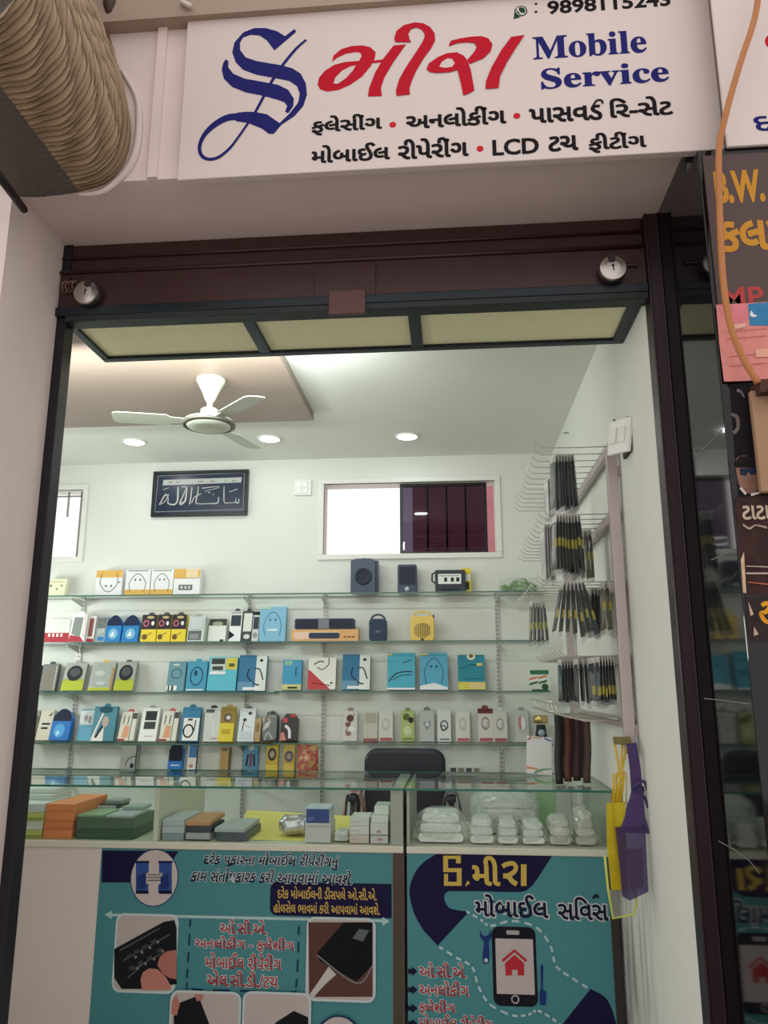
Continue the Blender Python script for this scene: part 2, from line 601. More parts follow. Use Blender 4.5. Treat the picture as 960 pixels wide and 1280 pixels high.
# white filler bead along the guide
tube_pts = [Vector((XG + 0.001, YO - 0.006, z)) for z in (0.0, 0.7, 1.3, 2.0, 2.5, 2.9)]
struct(tube('trim_1', [p + Vector((random.uniform(-.002, .002), random.uniform(-.004, .002), 0)) for p in tube_pts], 0.0035, mat((190, 180, 175), 0.9, name='filler')))

# dropped laminate panel on the ceiling above the fan
p0, p1 = atZ(393, 526, CEIL - 0.045), atZ(350, 447, CEIL - 0.045)
lam = mat((138, 122, 110), 0.45, 0, 0.10, 2.2, name='beige_laminate', gain=1.1)
slab = struct(box('ceiling_panel', -3.1, (p0.x + p1.x) / 2, 0.75, p0.y, CEIL - 0.045, CEIL, lam, bevel=0.003))
SLABZ = CEIL - 0.045

# transom: aluminium frame with three frosted panels lying under the lintel
z_t = 2.672
alu = mat((32, 42, 48), 0.35, 0.4, 0.08, name='dark_green_aluminium', gain=1)
frost = mat((226, 230, 188), 0.9, 0, 0.05, 40, name='frosted_panel', gain=1.15, spec=0.05)
ty0, ty1 = atZ(515, 378, z_t).y, atZ(520, 431, z_t).y
win3 = wthing('window_3', 'dark green framed transom of three frosted panels under the shutter', 'transom', (0, ty0, z_t))
win3['kind'] = 'structure'
def rail(n, x0, x1, y0, y1):
    return struct(box(n, x0, x1, y0, y1, z_t - 0.012, z_t + 0.02, alu, win3, 0.003))
fw = 0.034
rail('transom_frame', XL, XW - 0.001, ty0 - fw, ty0)
rail('transom_frame', XL, XW - 0.001, ty1, ty1 + fw)
xa, xb = atZ(321, 418, z_t).x, atZ(519, 405, z_t).x
mul_x = [(XL, XL + 0.03), (xa - 0.022, xa + 0.022), (xb - 0.022, xb + 0.022), (XW - 0.045, XW - 0.001)]
for a in mul_x:
    rail('transom_mullion', a[0], a[1], ty0, ty1)
for a, c in zip(mul_x, mul_x[1:]):
    struct(box('frosted_panel', a[1], c[0], ty0, ty1, z_t, z_t + 0.01, frost, win3))

# jamb guides
guide = mat((52, 36, 40), 0.35, 0.2, 0.12, 8, 0.1, name='maroon_paint', gain=1)
bm = bmesh.new()
bm_box(bm, XW, XG, YO - 0.015, YO + 0.05, -0.05, SOFFIT)
bm_box(bm, XW, XW + 0.006, YO - 0.02, YO - 0.015, -0.05, SOFFIT)
bm_box(bm, XG - 0.006, XG, YO - 0.02, YO - 0.015, -0.05, SOFFIT)
struct(finish('trim_2', bm, guide, bevel=0.002))
struct(box('trim_3', XL, XL + 0.034, YO, YO + 0.06, -0.05, SOFFIT, mat((26, 24, 32), 0.4, 0.2, 0.1, name='black_guide', gain=1), bevel=0.002))

# ------------------------------------------------------------------ lamps
glow = emit((255, 255, 250), 6.0)
white = mat((240, 240, 235), 0.4, 0, 0.0, name='lamp_rim', gain=1)
def downlight(x, y, label):
    t = thing('ceiling_downlight', label, 'ceiling light', (x, y, CEIL), group='round LED downlights')
    lathe('rim', [(0.058, 0.0), (0.072, 0.0), (0.074, -0.004), (0.070, -0.008), (0.060, -0.008)], white, t, cap=False)
    lathe('diffuser', [(0.001, -0.004), (0.060, -0.004), (0.060, -0.0065), (0.001, -0.0066)], glow, t)
    ld = bpy.data.lights.new('disk_light', 'AREA')
    ld.shape = 'DISK'
    ld.size = 0.12
    ld.energy = DOWNLIGHT_W
    ld.color = (0.93, 1.0, 0.975)
    lo = bpy.data.objects.new('disk_light', ld)
    COL.objects.link(lo)
    lo.location = (x, y, CEIL - 0.012)
dl = [atZ(168, 552, CEIL), atZ(337, 548, CEIL), atZ(509, 545, CEIL)]
downlight(dl[0].x, dl[0].y, 'glowing round downlight nearest the small barred window')
downlight(dl[1].x, dl[1].y, 'glowing round downlight just beside the fan motor, middle one of three')
downlight(dl[2].x, dl[2].y, 'glowing round downlight above the dark tinted sliding window')
for k in range(2):       # more unseen downlights, assumed and added nearer the door to light the room
    ld = bpy.data.lights.new('disk_light', 'AREA')
    ld.shape = 'DISK'
    ld.size = 0.12
    ld.energy = DOWNLIGHT_W
    ld.color = (0.93, 1.0, 0.975)
    lo = bpy.data.objects.new('disk_light', ld)
    COL.objects.link(lo)
    lo.location = (dl[2].x - 1.7 * k, 1.25, CEIL - 0.052 if k else CEIL - 0.012)

# ------------------------------------------------------------------ ceiling fan
fp = atZ(264, 474, SLABZ)
cream = mat((196, 202, 184), 0.4, 0, 0.04, name='cream_enamel', gain=1.0)
fan = thing('ceiling_fan', 'cream ceiling fan hanging from the beige ceiling panel', 'fan', (fp.x, fp.y, SLABZ))
k = (fp.y - CAM.y) / 985
drop = 68 * k
lathe('canopy', [(0.001, 0), (20 * k, 0), (19.5 * k, -4 * k), (12 * k, -18 * k), (7 * k, -30 * k), (5 * k, -34 * k)], cream, fan)
lathe('rod', [(4 * k, -30 * k), (4 * k, -46 * k)], cream, fan, 12)
lathe('motor', [(9 * k, -43 * k), (12 * k, -45 * k), (12 * k, -54 * k), (16 * k, -56 * k), (33 * k, -61 * k), (34 * k, -65 * k), (31 * k, -67 * k)], cream, fan, 36)
lathe('motor_trim', [(32 * k, -64 * k), (36 * k, -64.5 * k), (36 * k, -68 * k), (33 * k, -68.2 * k)], mat((112, 112, 100), 0.4, 0.4, 0.05, name='fan_trim', gain=1), fan, 36, cap=False)
lathe('bottom_cover', [(31 * k, -67 * k), (28 * k, -70 * k), (16 * k, -72 * k), (0.001, -72.5 * k)], cream, fan, 36)
for a in (75, 195, 315):
    bm = bmesh.new()
    A = math.radians(a)
    pr_ = [(0.10, 0.025), (0.17, 0.03), (0.19, 0.05), (0.41, 0.052), (0.43, 0.04), (0.435, 0.0)]
    top = [(r, w_) for r, w_ in pr_] + [(r, -w_) for r, w_ in pr_[::-1]]
    v = []
    for r, w_ in top:
        x, y = r * math.cos(A) - w_ * math.sin(A), r * math.sin(A) + w_ * math.cos(A)
        v.append((x, y, -62 * k + w_ * 0.16))
    up_ = [bm.verts.new(p) for p in v]
    dn_ = [bm.verts.new((p[0], p[1], p[2] - 0.003)) for p in v]
    bm.faces.new(up_)
    bm.faces.new(dn_[::-1])
    for i in range(len(v)):
        bm.faces.new((up_[i], dn_[i], dn_[(i + 1) % len(v)], up_[(i + 1) % len(v)]))
    finish('blade', bm, cream, fan)

# ------------------------------------------------------------------ rolling shutter
maroon = mat((62, 38, 38), 0.38, 0.15, 0.18, 10, 0.15, name='maroon_shutter_paint', gain=1)
sh = wthing('rolling_shutter', 'rolled up maroon metal shutter across the top of the doorway', 'shutter', (-0.3, YO, SOFFIT))
def zy(y):
    return at(450, y, YO).z
xr = XW - 0.002
box('hood_channel', XL, xr, YO + 0.005, YO + 0.05, zy(322), SOFFIT - 0.002, maroon, sh, 0.004)
bm = bmesh.new()
bm_tube(bm, [(XL, YO, zy(306)), (xr, YO, zy(306))], 0.006)
finish('slat_fold', bm, maroon, sh, True)
bm = bmesh.new()
bm_tube(bm, [(XL, YO - 0.004, zy(325)), (xr, YO - 0.004, zy(325))], 0.008)
finish('slat_fold', bm, maroon, sh, True)
box('bottom_bar', XL + 0.005, xr, YO - 0.008, YO + 0.03, zy(374), zy(328), maroon, sh, 0.003)
box('bottom_rail', XL + 0.035, xr, YO - 0.012, YO + 0.05, zy(389), zy(374) - 0.001, mat((34, 42, 42), 0.5, 0.2, 0.2, 20, 0.3, name='dark_green_rail', gain=1), sh, 0.003)
gx = [at(x, 340, YO).x for x in (395, 470)]
box('lift_plate', gx[0], gx[1], YO - 0.014, YO - 0.008, zy(373), zy(330), maroon, sh, 0.002)
tx = [at(x, 380, YO).x for x in (412, 458)]
box('handle_tab', tx[0], tx[1], YO - 0.026, YO - 0.014, zy(396), zy(366), mat((92, 62, 58), 0.5, 0.1, 0.15, 20, name='worn_maroon', gain=1), sh, 0.004)
def hasp(px, py, s):
    p = at(px, py, YO)
    bm = bmesh.new()
    bm_tube(bm, [(p.x - 0.03 * s, YO - 0.012, p.z), (p.x + 0.03 * s, YO - 0.012, p.z)], 0.008)
    bm_box(bm, p.x - 0.034, p.x - 0.026, YO - 0.02, YO - 0.008, p.z - 0.02, p.z + 0.02)
    finish('hasp', bm, mat((70, 52, 50), 0.4, 0.6, 0.1, name='hasp_steel', gain=1), sh)
hasp(100, 356, 1)
hasp(785, 334, 1)
def padlock(px, py, label, tilt):
    p = at(px, py, YO - 0.03)
    t = thing('padlock', label, 'padlock', (p.x, YO - 0.0225, p.z), (0, tilt, 0), 'round shutter padlocks')
    R = 0.0445
    lathe('lock_body', [(R * 0.9, 0.0), (R, -0.004), (R, -0.022), (R * 0.94, -0.027), (R * 0.5, -0.029), (0.001, -0.0295)], STEEL, t, 48, 'y', smooth=False)
    i = Ink()
    i.ell(0, 0.006, 0.004, 0.004, (25, 22, 22))
    i.rect(-0.0018, -0.012, 0.0018, 0.006, (25, 22, 22))
    i.build('keyhole', lambda u, v, h: (u, -0.0295 - h, v), t, 1)
    bm = bmesh.new()
    bm_prism(bm, rrect(-0.011, 0.018, 0.011, 0.05, 0.009), -0.031, -0.006)
    finish('shackle_slot', bm, mat((40, 28, 28), 0.6, name='dark_slot', gain=1), t)
    return t
padlock(110, 368, 'round steel padlock hanging at the shutter end beside the pale pier', 0.2)
padlock(765, 338, 'round steel padlock on the shutter bar beside the black granite pillar', -0.1)
# wire twisted round the hasp end by the pier
bm = bmesh.new()
q = at(84, 358, YO - 0.02)
for kx in range(4):
    bm_tube(bm, [(q.x - 0.005 + 0.012 * kx + 0.016 * math.cos(a), YO - 0.015 + 0.006 * math.sin(2 * a), q.z + 0.022 * math.sin(a)) for a in [2 * math.pi * j / 10 for j in range(10)]], 0.0025, 6, closed=True)
tag(finish('lock_chain', bm, mat((150, 120, 110), 0.35, 0.9, 0.1, name='rusty_links', gain=1), None, True), 'short rusty chain by the padlock at the pale pier', 'chain')

# ------------------------------------------------------------------ shop sign
SY = -0.028
c0, c1 = at(221, 227, SY), at(896, 100, SY)
z0s = at(450, 212, SY).z
sign = wthing('shop_sign', 'white shop sign board with red, blue and black lettering over the doorway', 'sign', (-0.1, 0, z0s))
SX1 = at(897, 100, SY).x
signm = mat((214, 203, 198), 0.5, 0, 0.03, 3, 0.05, name='sign_vinyl', gain=1)
box('board', c0.x, SX1, SY, -0.0005, z0s, at(225, 27, SY).z, signm, sign, 0.003)
P = PInk(SY)
RED, BLUE, BLK = (186, 14, 40), (26, 28, 104), (20, 14, 18)
def c1_(pts):
    return [(390 + x / 6.857, 20 + y / 6.857) for x, y in pts]
def c2_(pts):
    return [(520 + x / 6.857, 20 + y / 6.857) for x, y in pts]
def c3_(pts):
    return [(240 + x / 6.4, 25 + y / 6.4) for x, y in pts]
SG = (214, 203, 198)
P.pp(c1_([(170, 395), (185, 340), (250, 285), (340, 258), (430, 252), (500, 268), (545, 310), (540, 360), (505, 430), (430, 520), (330, 590), (230, 635), (130, 650), (70, 630), (48, 590), (60, 530), (110, 470), (190, 420), (280, 395), (405, 385), (425, 345), (415, 315), (370, 310), (290, 325), (215, 360)]), RED)
P.pp(c1_([(185, 580), (200, 530), (260, 470), (330, 435), (375, 425), (350, 470), (290, 535), (220, 583)]), SG)
P.pp(c1_([(505, 405), (520, 385), (620, 372), (625, 395), (530, 405)]), RED)
P.pp(c1_([(700, 255), (808, 245), (760, 310), (690, 410), (620, 530), (590, 620), (600, 688), (480, 692), (490, 620), (540, 490), (610, 370)]), RED)
P.pp(c1_([(850, 228), (715, 228), (705, 190), (725, 130), (790, 80), (880, 58), (951, 65), (1011, 95), (1051, 150), (1056, 210), (1021, 280), (961, 360), (895, 470), (855, 560), (835, 620), (840, 675), (725, 688), (720, 640), (745, 550), (800, 450), (880, 330), (945, 230), (962, 190), (966, 160), (941, 120), (895, 100), (850, 115), (825, 155), (835, 200)]), RED)
P.pp(c2_([(278, 262), (300, 215), (380, 195), (480, 180), (560, 176), (620, 195), (655, 245), (640, 305), (580, 365), (460, 415), (440, 380), (500, 310), (520, 270), (500, 235), (440, 228), (360, 235)]), RED)
P.pp(c2_([(90, 460), (110, 410), (190, 355), (270, 322), (350, 315), (410, 345), (440, 385), (470, 470), (500, 640), (460, 665), (405, 685), (385, 580), (355, 465), (290, 485), (180, 492), (120, 485)]), RED)
P.pp(c2_([(200, 440), (220, 400), (270, 368), (310, 375), (332, 410), (310, 440), (250, 450)]), SG)
P.pp(c2_([(815, 185), (930, 168), (860, 270), (780, 400), (720, 520), (708, 620), (595, 630), (600, 560), (650, 440), (730, 300)]), RED)
P.done('red_lettering', sign, 1.0)
P = PInk(SY)
# the flourished S
P.pp(c3_([(660, 245), (600, 165), (540, 125), (470, 120), (410, 140), (385, 180), (385, 240), (430, 300), (520, 330), (700, 360), (800, 385), (870, 430), (912, 510), (920, 600), (890, 690), (820, 770), (715, 840), (655, 912), (615, 912), (560, 870), (450, 825), (360, 812), (330, 790), (360, 742), (430, 735), (500, 735), (600, 755), (700, 825), (780, 750), (850, 660), (862, 590), (840, 530), (780, 490), (660, 465), (520, 440), (410, 400), (350, 340), (322, 260), (340, 180), (410, 100), (500, 65), (590, 65), (680, 90), (745, 130), (820, 72), (835, 95)]), BLUE)
P.pp(c3_([(270, 315), (292, 330), (290, 380), (330, 430), (420, 470), (560, 495), (690, 520), (770, 560), (815, 630), (810, 690), (770, 748), (745, 735), (762, 690), (740, 660), (690, 640), (560, 605), (430, 580), (320, 535), (255, 470), (238, 400), (250, 345)]), BLUE)
P.prib([(x, y, wd / 6.4) for x, y, wd in [(240 + a / 6.4, 25 + c / 6.4, d) for a, c, d in [(915, 160, 24), (830, 235, 28), (720, 370, 30), (640, 490, 30), (560, 640, 28), (500, 750, 26), (440, 840, 24), (370, 940, 24), (300, 1030, 28), (210, 1100, 32), (130, 1115, 32), (75, 1080, 34), (62, 1010, 36), (100, 920, 46), (180, 840, 62), (280, 785, 72), (380, 772, 74)]]], BLUE)
P.done('logo', sign, 1.0)
P = PInk(SY)
sl = -0.06
P.ptext('𝐌𝐨𝐛𝐢𝐥𝐞', 666, 808, 37, 75, BLUE, 0.012, slope=sl)
P.ptext('𝐒𝐞𝐫𝐯𝐢𝐜𝐞', 676, 836, 76, 112, BLUE, 0.012, slope=sl)
P.done('english_lettering', sign, 1.0)
P = PInk(SY)
BB = 0.014
P.ptext('ફલેસીંગ', 390, 477, 141, 170, BLK, BB, slope=sl, fat=0.017)
P.done('word_lettering', sign, 1.0)
P = PInk(SY)
P.ptext('અનલોકીંગ', 508, 632, 131, 162, BLK, BB, slope=sl, fat=0.017)
P.done('word_lettering', sign, 1.0)
P = PInk(SY)
P.ptext('પાસવડ', 662, 752, 131, 155, BLK, BB, slope=sl, fat=0.017)
P.prib([(741, 133), (746, 126), (752, 126), (753, 130)], BLK, 3)
P.done('word_lettering', sign, 1.0)
P = PInk(SY)
P.ptext('રિ-સેટ'.replace('રિ', 'િર'), 763, 840, 119, 148, BLK, BB, slope=sl, fat=0.017)
P.done('word_lettering', sign, 1.0)
P = PInk(SY)
P.ptext('મોબાઈલ', 390, 487, 177, 205, BLK, BB, slope=sl, fat=0.017)
P.done('word_lettering', sign, 1.0)
P = PInk(SY)
P.ptext('રીપેરીંગ', 498, 585, 170, 200, BLK, BB, slope=sl, fat=0.017)
P.done('word_lettering', sign, 1.0)
P = PInk(SY)
P.ptext('LCD', 616, 673, 172, 195, BLK, BB, slope=sl, fat=0.017)
P.done('word_lettering', sign, 1.0)
P = PInk(SY)
P.ptext('ટચ', 686, 722, 169, 190, BLK, BB, slope=sl, fat=0.017)
P.done('word_lettering', sign, 1.0)
P = PInk(SY)
P.ptext('ફીટીંગ', 736, 807, 163, 192, BLK, BB, slope=sl, fat=0.017)
P.done('word_lettering', sign, 1.0)
P = PInk(SY)
for x, y in ((491, 156), (646, 145), (600, 186)):
    P.pell(x, y, 5, 5, (196, 36, 48))
    P.done('red_dot', sign, 1.0)
    P = PInk(SY)
P.ptext('9898115243', 684, 838, -8, 17, BLK, 0.03, slope=-0.05)
P.pell(670, 5, 2, 2, BLK)
P.pell(670, 15, 2, 2, BLK)
P.done('phone_number', sign, 1.0)
P = PInk(SY)
P.pell(651, 14, 9.5, 9.5, (30, 62, 48))
P.pp([(643, 16), (642, 24), (650, 22)], (30, 62, 48))
P.pring(651, 14, 7, 7, 1.2, (205, 210, 200))
P.prib([(647, 10, 3), (648, 14, 2), (651, 17, 2), (655, 18, 3)], (225, 228, 220))
P.done('messenger_icon', sign, 1.0)
# small clip at the sign's top corner, timber strip above
struct(box('trim_4', XL - 0.3, SX1, -0.05, 0.0, at(480, 8, -0.05).z + 0.02, at(480, -40, -0.05).z, mat((165, 148, 132), 0.7, 0, 0.1, 6, name='old_board', gain=1)))
q = at(232, 6, -0.06)
tag(tube('cable_clip', [q + Vector((-0.015, 0.01, 0.02)), q + Vector((0.0, -0.01, -0.005)), q + Vector((0.02, 0.0, -0.008))], 0.008, mat((215, 205, 195), 0.5, name='clip_plastic', gain=1)), 'small white clip at the top corner of the shop sign', 'clip')
# groove board between the old mat and the sign
struct(box('trim_5', at(193, 100, -0.014).x, at(204, 100, -0.014).x, -0.014, 0.0, SOFFIT, at(200, 20, 0).z, facadem))

# neighbour sign and brown painted board on the pillar
NY = -0.112
nx0 = at(898, 80, NY).x
ns = wthing('neighbour_sign', 'white sign board cut off above the black granite pillar', 'sign', (nx0, 0, at(900, 184, NY).z))
box('board', nx0, 1.7, NY, -0.1005, at(930, 182, NY).z, 4.2, signm, ns, 0.003)
P = PInk(NY)
P.ptext('દ', 942, 966, 145, 164, BLUE, 0.02)
P.done('lettering', ns, 1.0)
P = PInk(NY)
P.pell(967, 52, 12, 13, RED)
P.done('red_mark', ns, 1.0)
PY = -0.106
bp0, bp1 = at(897, 474, PY), at(1010, 192, PY)
pb = wthing('painted_board', 'brown painted board with yellow and red hand lettering on the black pillar', 'sign', (1.0, PY, bp0.z))
box('board', XG + 0.012, 1.6, PY, -0.1005, at(930, 476, PY).z, at(930, 192, PY).z, mat((76, 58, 56), 0.6, 0, 0.12, 12, 0.1, name='brown_paint', gain=1), pb)
P = PInk(PY)
YEL = (196, 140, 52)
P.ptext('B.W.', 893, 955, 213, 254, YEL, 0.045)
P.done('latin_lettering', pb, 1.0)
P = PInk(PY)
P.ptext('કલર', 895, 985, 275, 314, YEL, 0.03)
P.done('gujarati_lettering', pb, 1.0)
P = PInk(PY)
P.ptext('MP.3', 903, 982, 358, 384, (176, 70, 66), 0.02)
P.done('red_lettering', pb, 1.0)
FY = -0.1085
fl = wthing('pasted_leaflet', 'torn pink paper with a blue corner pasted below the yellow lettering', 'leaflet', (1.0, FY, at(930, 478, FY).z))
P = PInk(FY)
P.pp([(895, 381), (934, 379), (1010, 374), (1010, 470), (935, 476), (905, 477), (899, 430)], (212, 140, 134))
P.pp([(905, 400), (933, 405), (934, 381), (898, 382)], (216, 130, 140))
P.pp([(935, 380), (1010, 374), (1010, 408), (937, 407)], (62, 128, 172))
P.prib([(939, 389, 1.5), (940, 394, 5), (946, 395, 1)], (225, 228, 230))
for y in (415, 424, 446, 458):
    P.prib([(908 + (y - 415) * .1, y, 1), (958, y - 4, 1)], (190, 112, 104))
P.pp([(915, 407), (932, 404), (932, 409), (916, 413)], (224, 176, 160))
P.pp([(944, 437), (985, 434), (985, 446), (944, 447)], (222, 168, 148))
P.done('paper', fl, 1.0, h0=0.0003, worn=0.2)
fb = wthing('flyer', 'dark torn flyer with a face in dark glasses pasted on the granite', 'flyer', (0.85, -0.1, at(925, 730, FY).z))
P = PInk(-0.1005)
BR = (60, 44, 43)
P.pp([(912, 480), (1000, 474), (1000, 628), (924, 632), (918, 560)], (30, 27, 30))
P.pp([(918, 622), (1000, 616), (1000, 742), (931, 744), (924, 700)], BR)
P.prib([(921, 488, 5), (926, 490, 3), (930, 497, 2)], (118, 106, 104))
P.prib([(914, 518, 4), (921, 522, 5), (922, 535, 4), (916, 542, 5)], (105, 97, 96))
P.pp([(919, 577), (927, 570), (940, 572), (948, 580), (950, 605), (944, 615), (932, 616), (923, 605)], (132, 100, 88), 3)
P.pp([(918, 578), (924, 571), (938, 570), (949, 578), (949, 585), (920, 585)], (32, 28, 30))
P.pp([(924, 586), (946, 585), (945, 593), (938, 594), (935, 590), (932, 595), (925, 594)], (34, 48, 70))
P.prib([(925, 610, 3), (932, 618, 3)], (205, 195, 190))
P.prib([(938, 619, 3), (949, 616, 3)], (205, 195, 190))
P.ptext('ટાટા', 927, 962, 632, 650, (188, 172, 150), 0.025)
P.prib([(928, 656, 2), (936, 661, 3), (944, 657, 2), (958, 660, 3)], (165, 148, 130))
P.prib([(932, 708, 1.4), (962, 709, 1.4)], (178, 165, 150))
P.prib([(932, 717, 2.2), (962, 717, 2.2)], (178, 165, 150))
P.prib([(934, 728, 1.5), (962, 731, 1.5)], (176, 96, 78))
P.pp([(925, 700), (929, 690), (932, 742), (928, 741)], (196, 170, 140))
P.done('paper', fb, 1.0, h0=0.0008, worn=0.45)
fc = wthing('flyer', 'peeling dark flyer with a yellow curl at the foot of the brown one', 'flyer', (0.87, -0.1, at(950, 790, FY).z))
P = PInk(-0.1005)
P.pp([(931, 746), (1000, 744), (1000, 800), (935, 803)], (52, 46, 46))
P.prib([(952, 757, 5), (958, 754, 5), (962, 758, 5), (957, 765, 5), (951, 767, 5), (956, 776, 5), (963, 778, 5)], (212, 150, 40))
P.pp([(935, 752), (942, 768), (938, 770)], (196, 170, 150))
P.pp([(942, 783), (948, 793), (942, 795)], (186, 156, 140))
P.done('paper', fc, 1.0, h0=0.0008, worn=0.4)
bb = [at(952, 615, -0.135), at(1000, 486, -0.135)]
tag(box('hanging_board', bb[0].x, bb[1].x + 0.2, -0.135, -0.115, bb[0].z, bb[1].z, mat((160, 128, 100), 0.7, 0, 0.08, 8, name='beige_ply', gain=1), bevel=0.003), 'beige plywood board hanging on the pillar beside the orange cable end', 'board')
cpts = [(950, -30), (944, 20), (925, 80), (908, 140), (899, 185), (899, 240), (901, 300), (905, 360), (914, 410), (930, 450), (948, 479)]
tag(tube('hanging_cable', spline([tuple(at(x, y, -0.16 if y > 180 else -0.17)) for x, y in cpts], 5), 0.0085, mat((178, 116, 62), 0.55, 0, 0.1, 20, name='orange_sheath', gain=1), n=10), 'thick orange cable hanging down over the pillar and signs', 'cable')
q = at(952, 485, -0.14)
bm = bmesh.new()
bm_box(bm, q.x - 0.014, q.x + 0.03, -0.165, -0.1, q.z - 0.02, q.z + 0.014)
bm_tube(bm, [(q.x, -0.15, q.z), (q.x + 0.01, -0.17, q.z - 0.02), (q.x + 0.008, -0.16, q.z - 0.05)], 0.006)
tag(finish('cable_bracket', bm, mat((78, 46, 40), 0.7, 0.3, 0.3, 30, 0.3, name='rust', gain=1)), 'rusty bracket holding the orange cable end to the pillar', 'bracket')

# ------------------------------------------------------------------ rough ribbed bundle jutting out at the top corner
out = [(20, 246), (55, 246), (100, 240), (132, 232), (152, 212), (163, 185), (163, 150), (156, 115), (146, 80), (132, 35), (112, -20), (90, -80)]
prof = [at(x, y, 0) for x, y in out]
prof2 = spline([(p.x, p.z) for p in prof], 10)
bm = bmesh.new()
rows = []
NL = 200
S0 = 0
for j in range(NL + 1):
    y = -0.62 * j / NL + 0.0
    row = []
    s = 0
    for i, (x, z) in enumerate(prof2):
        a, c = prof2[max(i - 1, 0)], prof2[min(i + 1, len(prof2) - 1)]
        dx, dz = c[0] - a[0], c[1] - a[1]
        L = math.hypot(dx, dz) or 1
        if i:
            s += math.hypot(x - prof2[i - 1][0], z - prof2[i - 1][1])
        nx, nz_ = dz / L, -dx / L
        side = max(0.0, min(1.0, (i - 18) / 6))
        ph = -y * 300 + s * (58 if y < -0.08 else 14) + 0.5 * math.sin(s * 9)
        d = side * (0.0032 * math.sin(ph) + 0.003 * math.sin(ph * 0.37 + 2) + 0.001 * math.sin(s * 40 + y * 20))
        d += (random.random() - 0.5) * 0.002
        row.append(bm.verts.new((x + nx * d, y, z + nz_ * d)))
    rows.append(row)
for j in range(NL):
    for i in range(len(prof2) - 1):
        bm.faces.new((rows[j][i], rows[j][i + 1], rows[j + 1][i + 1], rows[j + 1][i])).material_index = 1 if i < 20 else 0
for j in range(NL):      # close the far side and the free end
    bm.faces.new((rows[j][-1], rows[j][0], rows[j + 1][0], rows[j + 1][-1])).material_index = 1
bm.faces.new(rows[NL]).material_index = 1
straw = bpy.data.materials.new('ribbed_straw')
straw.use_nodes = True
nt = straw.node_tree
b = nt.nodes['Principled BSDF']
b.inputs['Roughness'].default_value = 0.8
tc = nt.nodes.new('ShaderNodeTexCoord')
mp = nt.nodes.new('ShaderNodeMapping')
mp.inputs['Scale'].default_value = (1.0, 17, 3.4)
mp.inputs['Rotation'].default_value = (0.12, 0, 0)
nz = nt.nodes.new('ShaderNodeTexWave')
nz.bands_direction = 'Y'
nz.wave_profile = 'SAW'
nz.inputs['Scale'].default_value = 1.0
nz.inputs['Distortion'].default_value = 2.2
nz.inputs['Detail'].default_value = 4.0
nz.inputs['Detail Scale'].default_value = 1.4
cr = nt.nodes.new('ShaderNodeValToRGB')
cr.color_ramp.elements[0].position = 0.06
cr.color_ramp.elements[0].color = (0.085, 0.052, 0.03, 1)
cr.color_ramp.elements[1].position = 0.95
cr.color_ramp.elements[1].color = (0.40, 0.30, 0.19, 1)
e = cr.color_ramp.elements.new(0.22)
e.color = (0.23, 0.16, 0.09, 1)
nt.links.new(tc.outputs['Object'], mp.inputs[0])
nt.links.new(mp.outputs[0], nz.inputs['Vector'])
nt.links.new(nz.outputs['Fac'], cr.inputs[0])
nt.links.new(cr.outputs[0], b.inputs['Base Color'])
tag(finish('matting_roll', bm, [straw, mat((92, 86, 80), 0.9, 0, 0.15, 12, 0.3, name='mat_underside', gain=1)], None, True), 'rough ribbed straw coloured roll of old matting jutting out above the pier', 'matting roll')
# broken plaster rim around it on the wall
rim = []
bm = bmesh.new()
rp = [(98, 243), (128, 240), (155, 218), (170, 190), (174, 150), (170, 120), (152, 88)]
bm_tube(bm, [(at(x, y, -0.006).x, -0.006, at(x, y, -0.006).z) for x, y in spline(rp, 5)], [0.005 + 0.008 * math.sin(math.pi * i / 30) for i in range(31)], 6)
struct(finish('trim_6', bm, mat((212, 202, 196), 0.9, 0, 0.05, name='broken_plaster', gain=1), None, True))
q = at(138, 0, -0.045)
tag(lathe('dark_peg', [(0.001, -0.06), (0.010, -0.055), (0.022, -0.02), (0.026, 0.05), (0.026, 0.12)], mat((70, 48, 44), 0.6, 0, 0.1, name='dark_leather', gain=1), n=16, c=q), 'dark brown rounded end poking down over the matting roll', 'peg')
# dark channel edge at the far side of the pier top
qa, qb = at(-6, 214, -0.3), at(30, 262, -0.02)
tag(tube('steel_angle', [qa, qb], 0.012, mat((40, 32, 30), 0.6, 0.3, name='old_steel', gain=1)), 'thin dark steel bar slanting under the matting roll', 'steel bar')
# ------------------------------------------------------------------ back wall fittings
fr0, fr1 = at(188, 648, YB - 0.02), at(311, 587, YB - 0.02)
fw_, fh_ = fr1.x - fr0.x, at(250, 588, YB - 0.02).z - at(250, 645, YB - 0.02).z
fz = at(250, 645, YB - 0.02).z
cal = wthing('calligraphy_frame', 'black framed panel of silver calligraphy above the shelves', 'framed calligraphy', (fr0.x + fw_ / 2, YB, fz))
bm = bmesh.new()
t = 0.022
for a in ((fr0.x, fr1.x, fz, fz + t), (fr0.x, fr1.x, fz + fh_ - t, fz + fh_), (fr0.x, fr0.x + t, fz + t, fz + fh_ - t), (fr1.x - t, fr1.x, fz + t, fz + fh_ - t)):
    bm_box(bm, a[0], a[1], YB - 0.024, YB - 0.0005, a[2], a[3])
finish('frame', bm, mat((26, 34, 36), 0.35, 0, 0.1, name='black_frame', gain=1), cal, bevel=0.003)
box('panel', fr0.x + t, fr1.x - t, YB - 0.014, YB - 0.001, fz + t, fz + fh_ - t, mat((30, 40, 66), 0.3, 0, 0.1, name='velvet_panel', gain=1), cal)
i = Ink()
SIL, GRY = (186, 190, 186), (140, 146, 148)
def cs(pts):
    return [(fr0.x + (p[0] - 50) / 785 * fw_, fz + (428 - p[1]) / 385 * fh_) + ((p[2] * 0.62 / 785 * fw_,) if len(p) > 2 else ()) for p in pts]
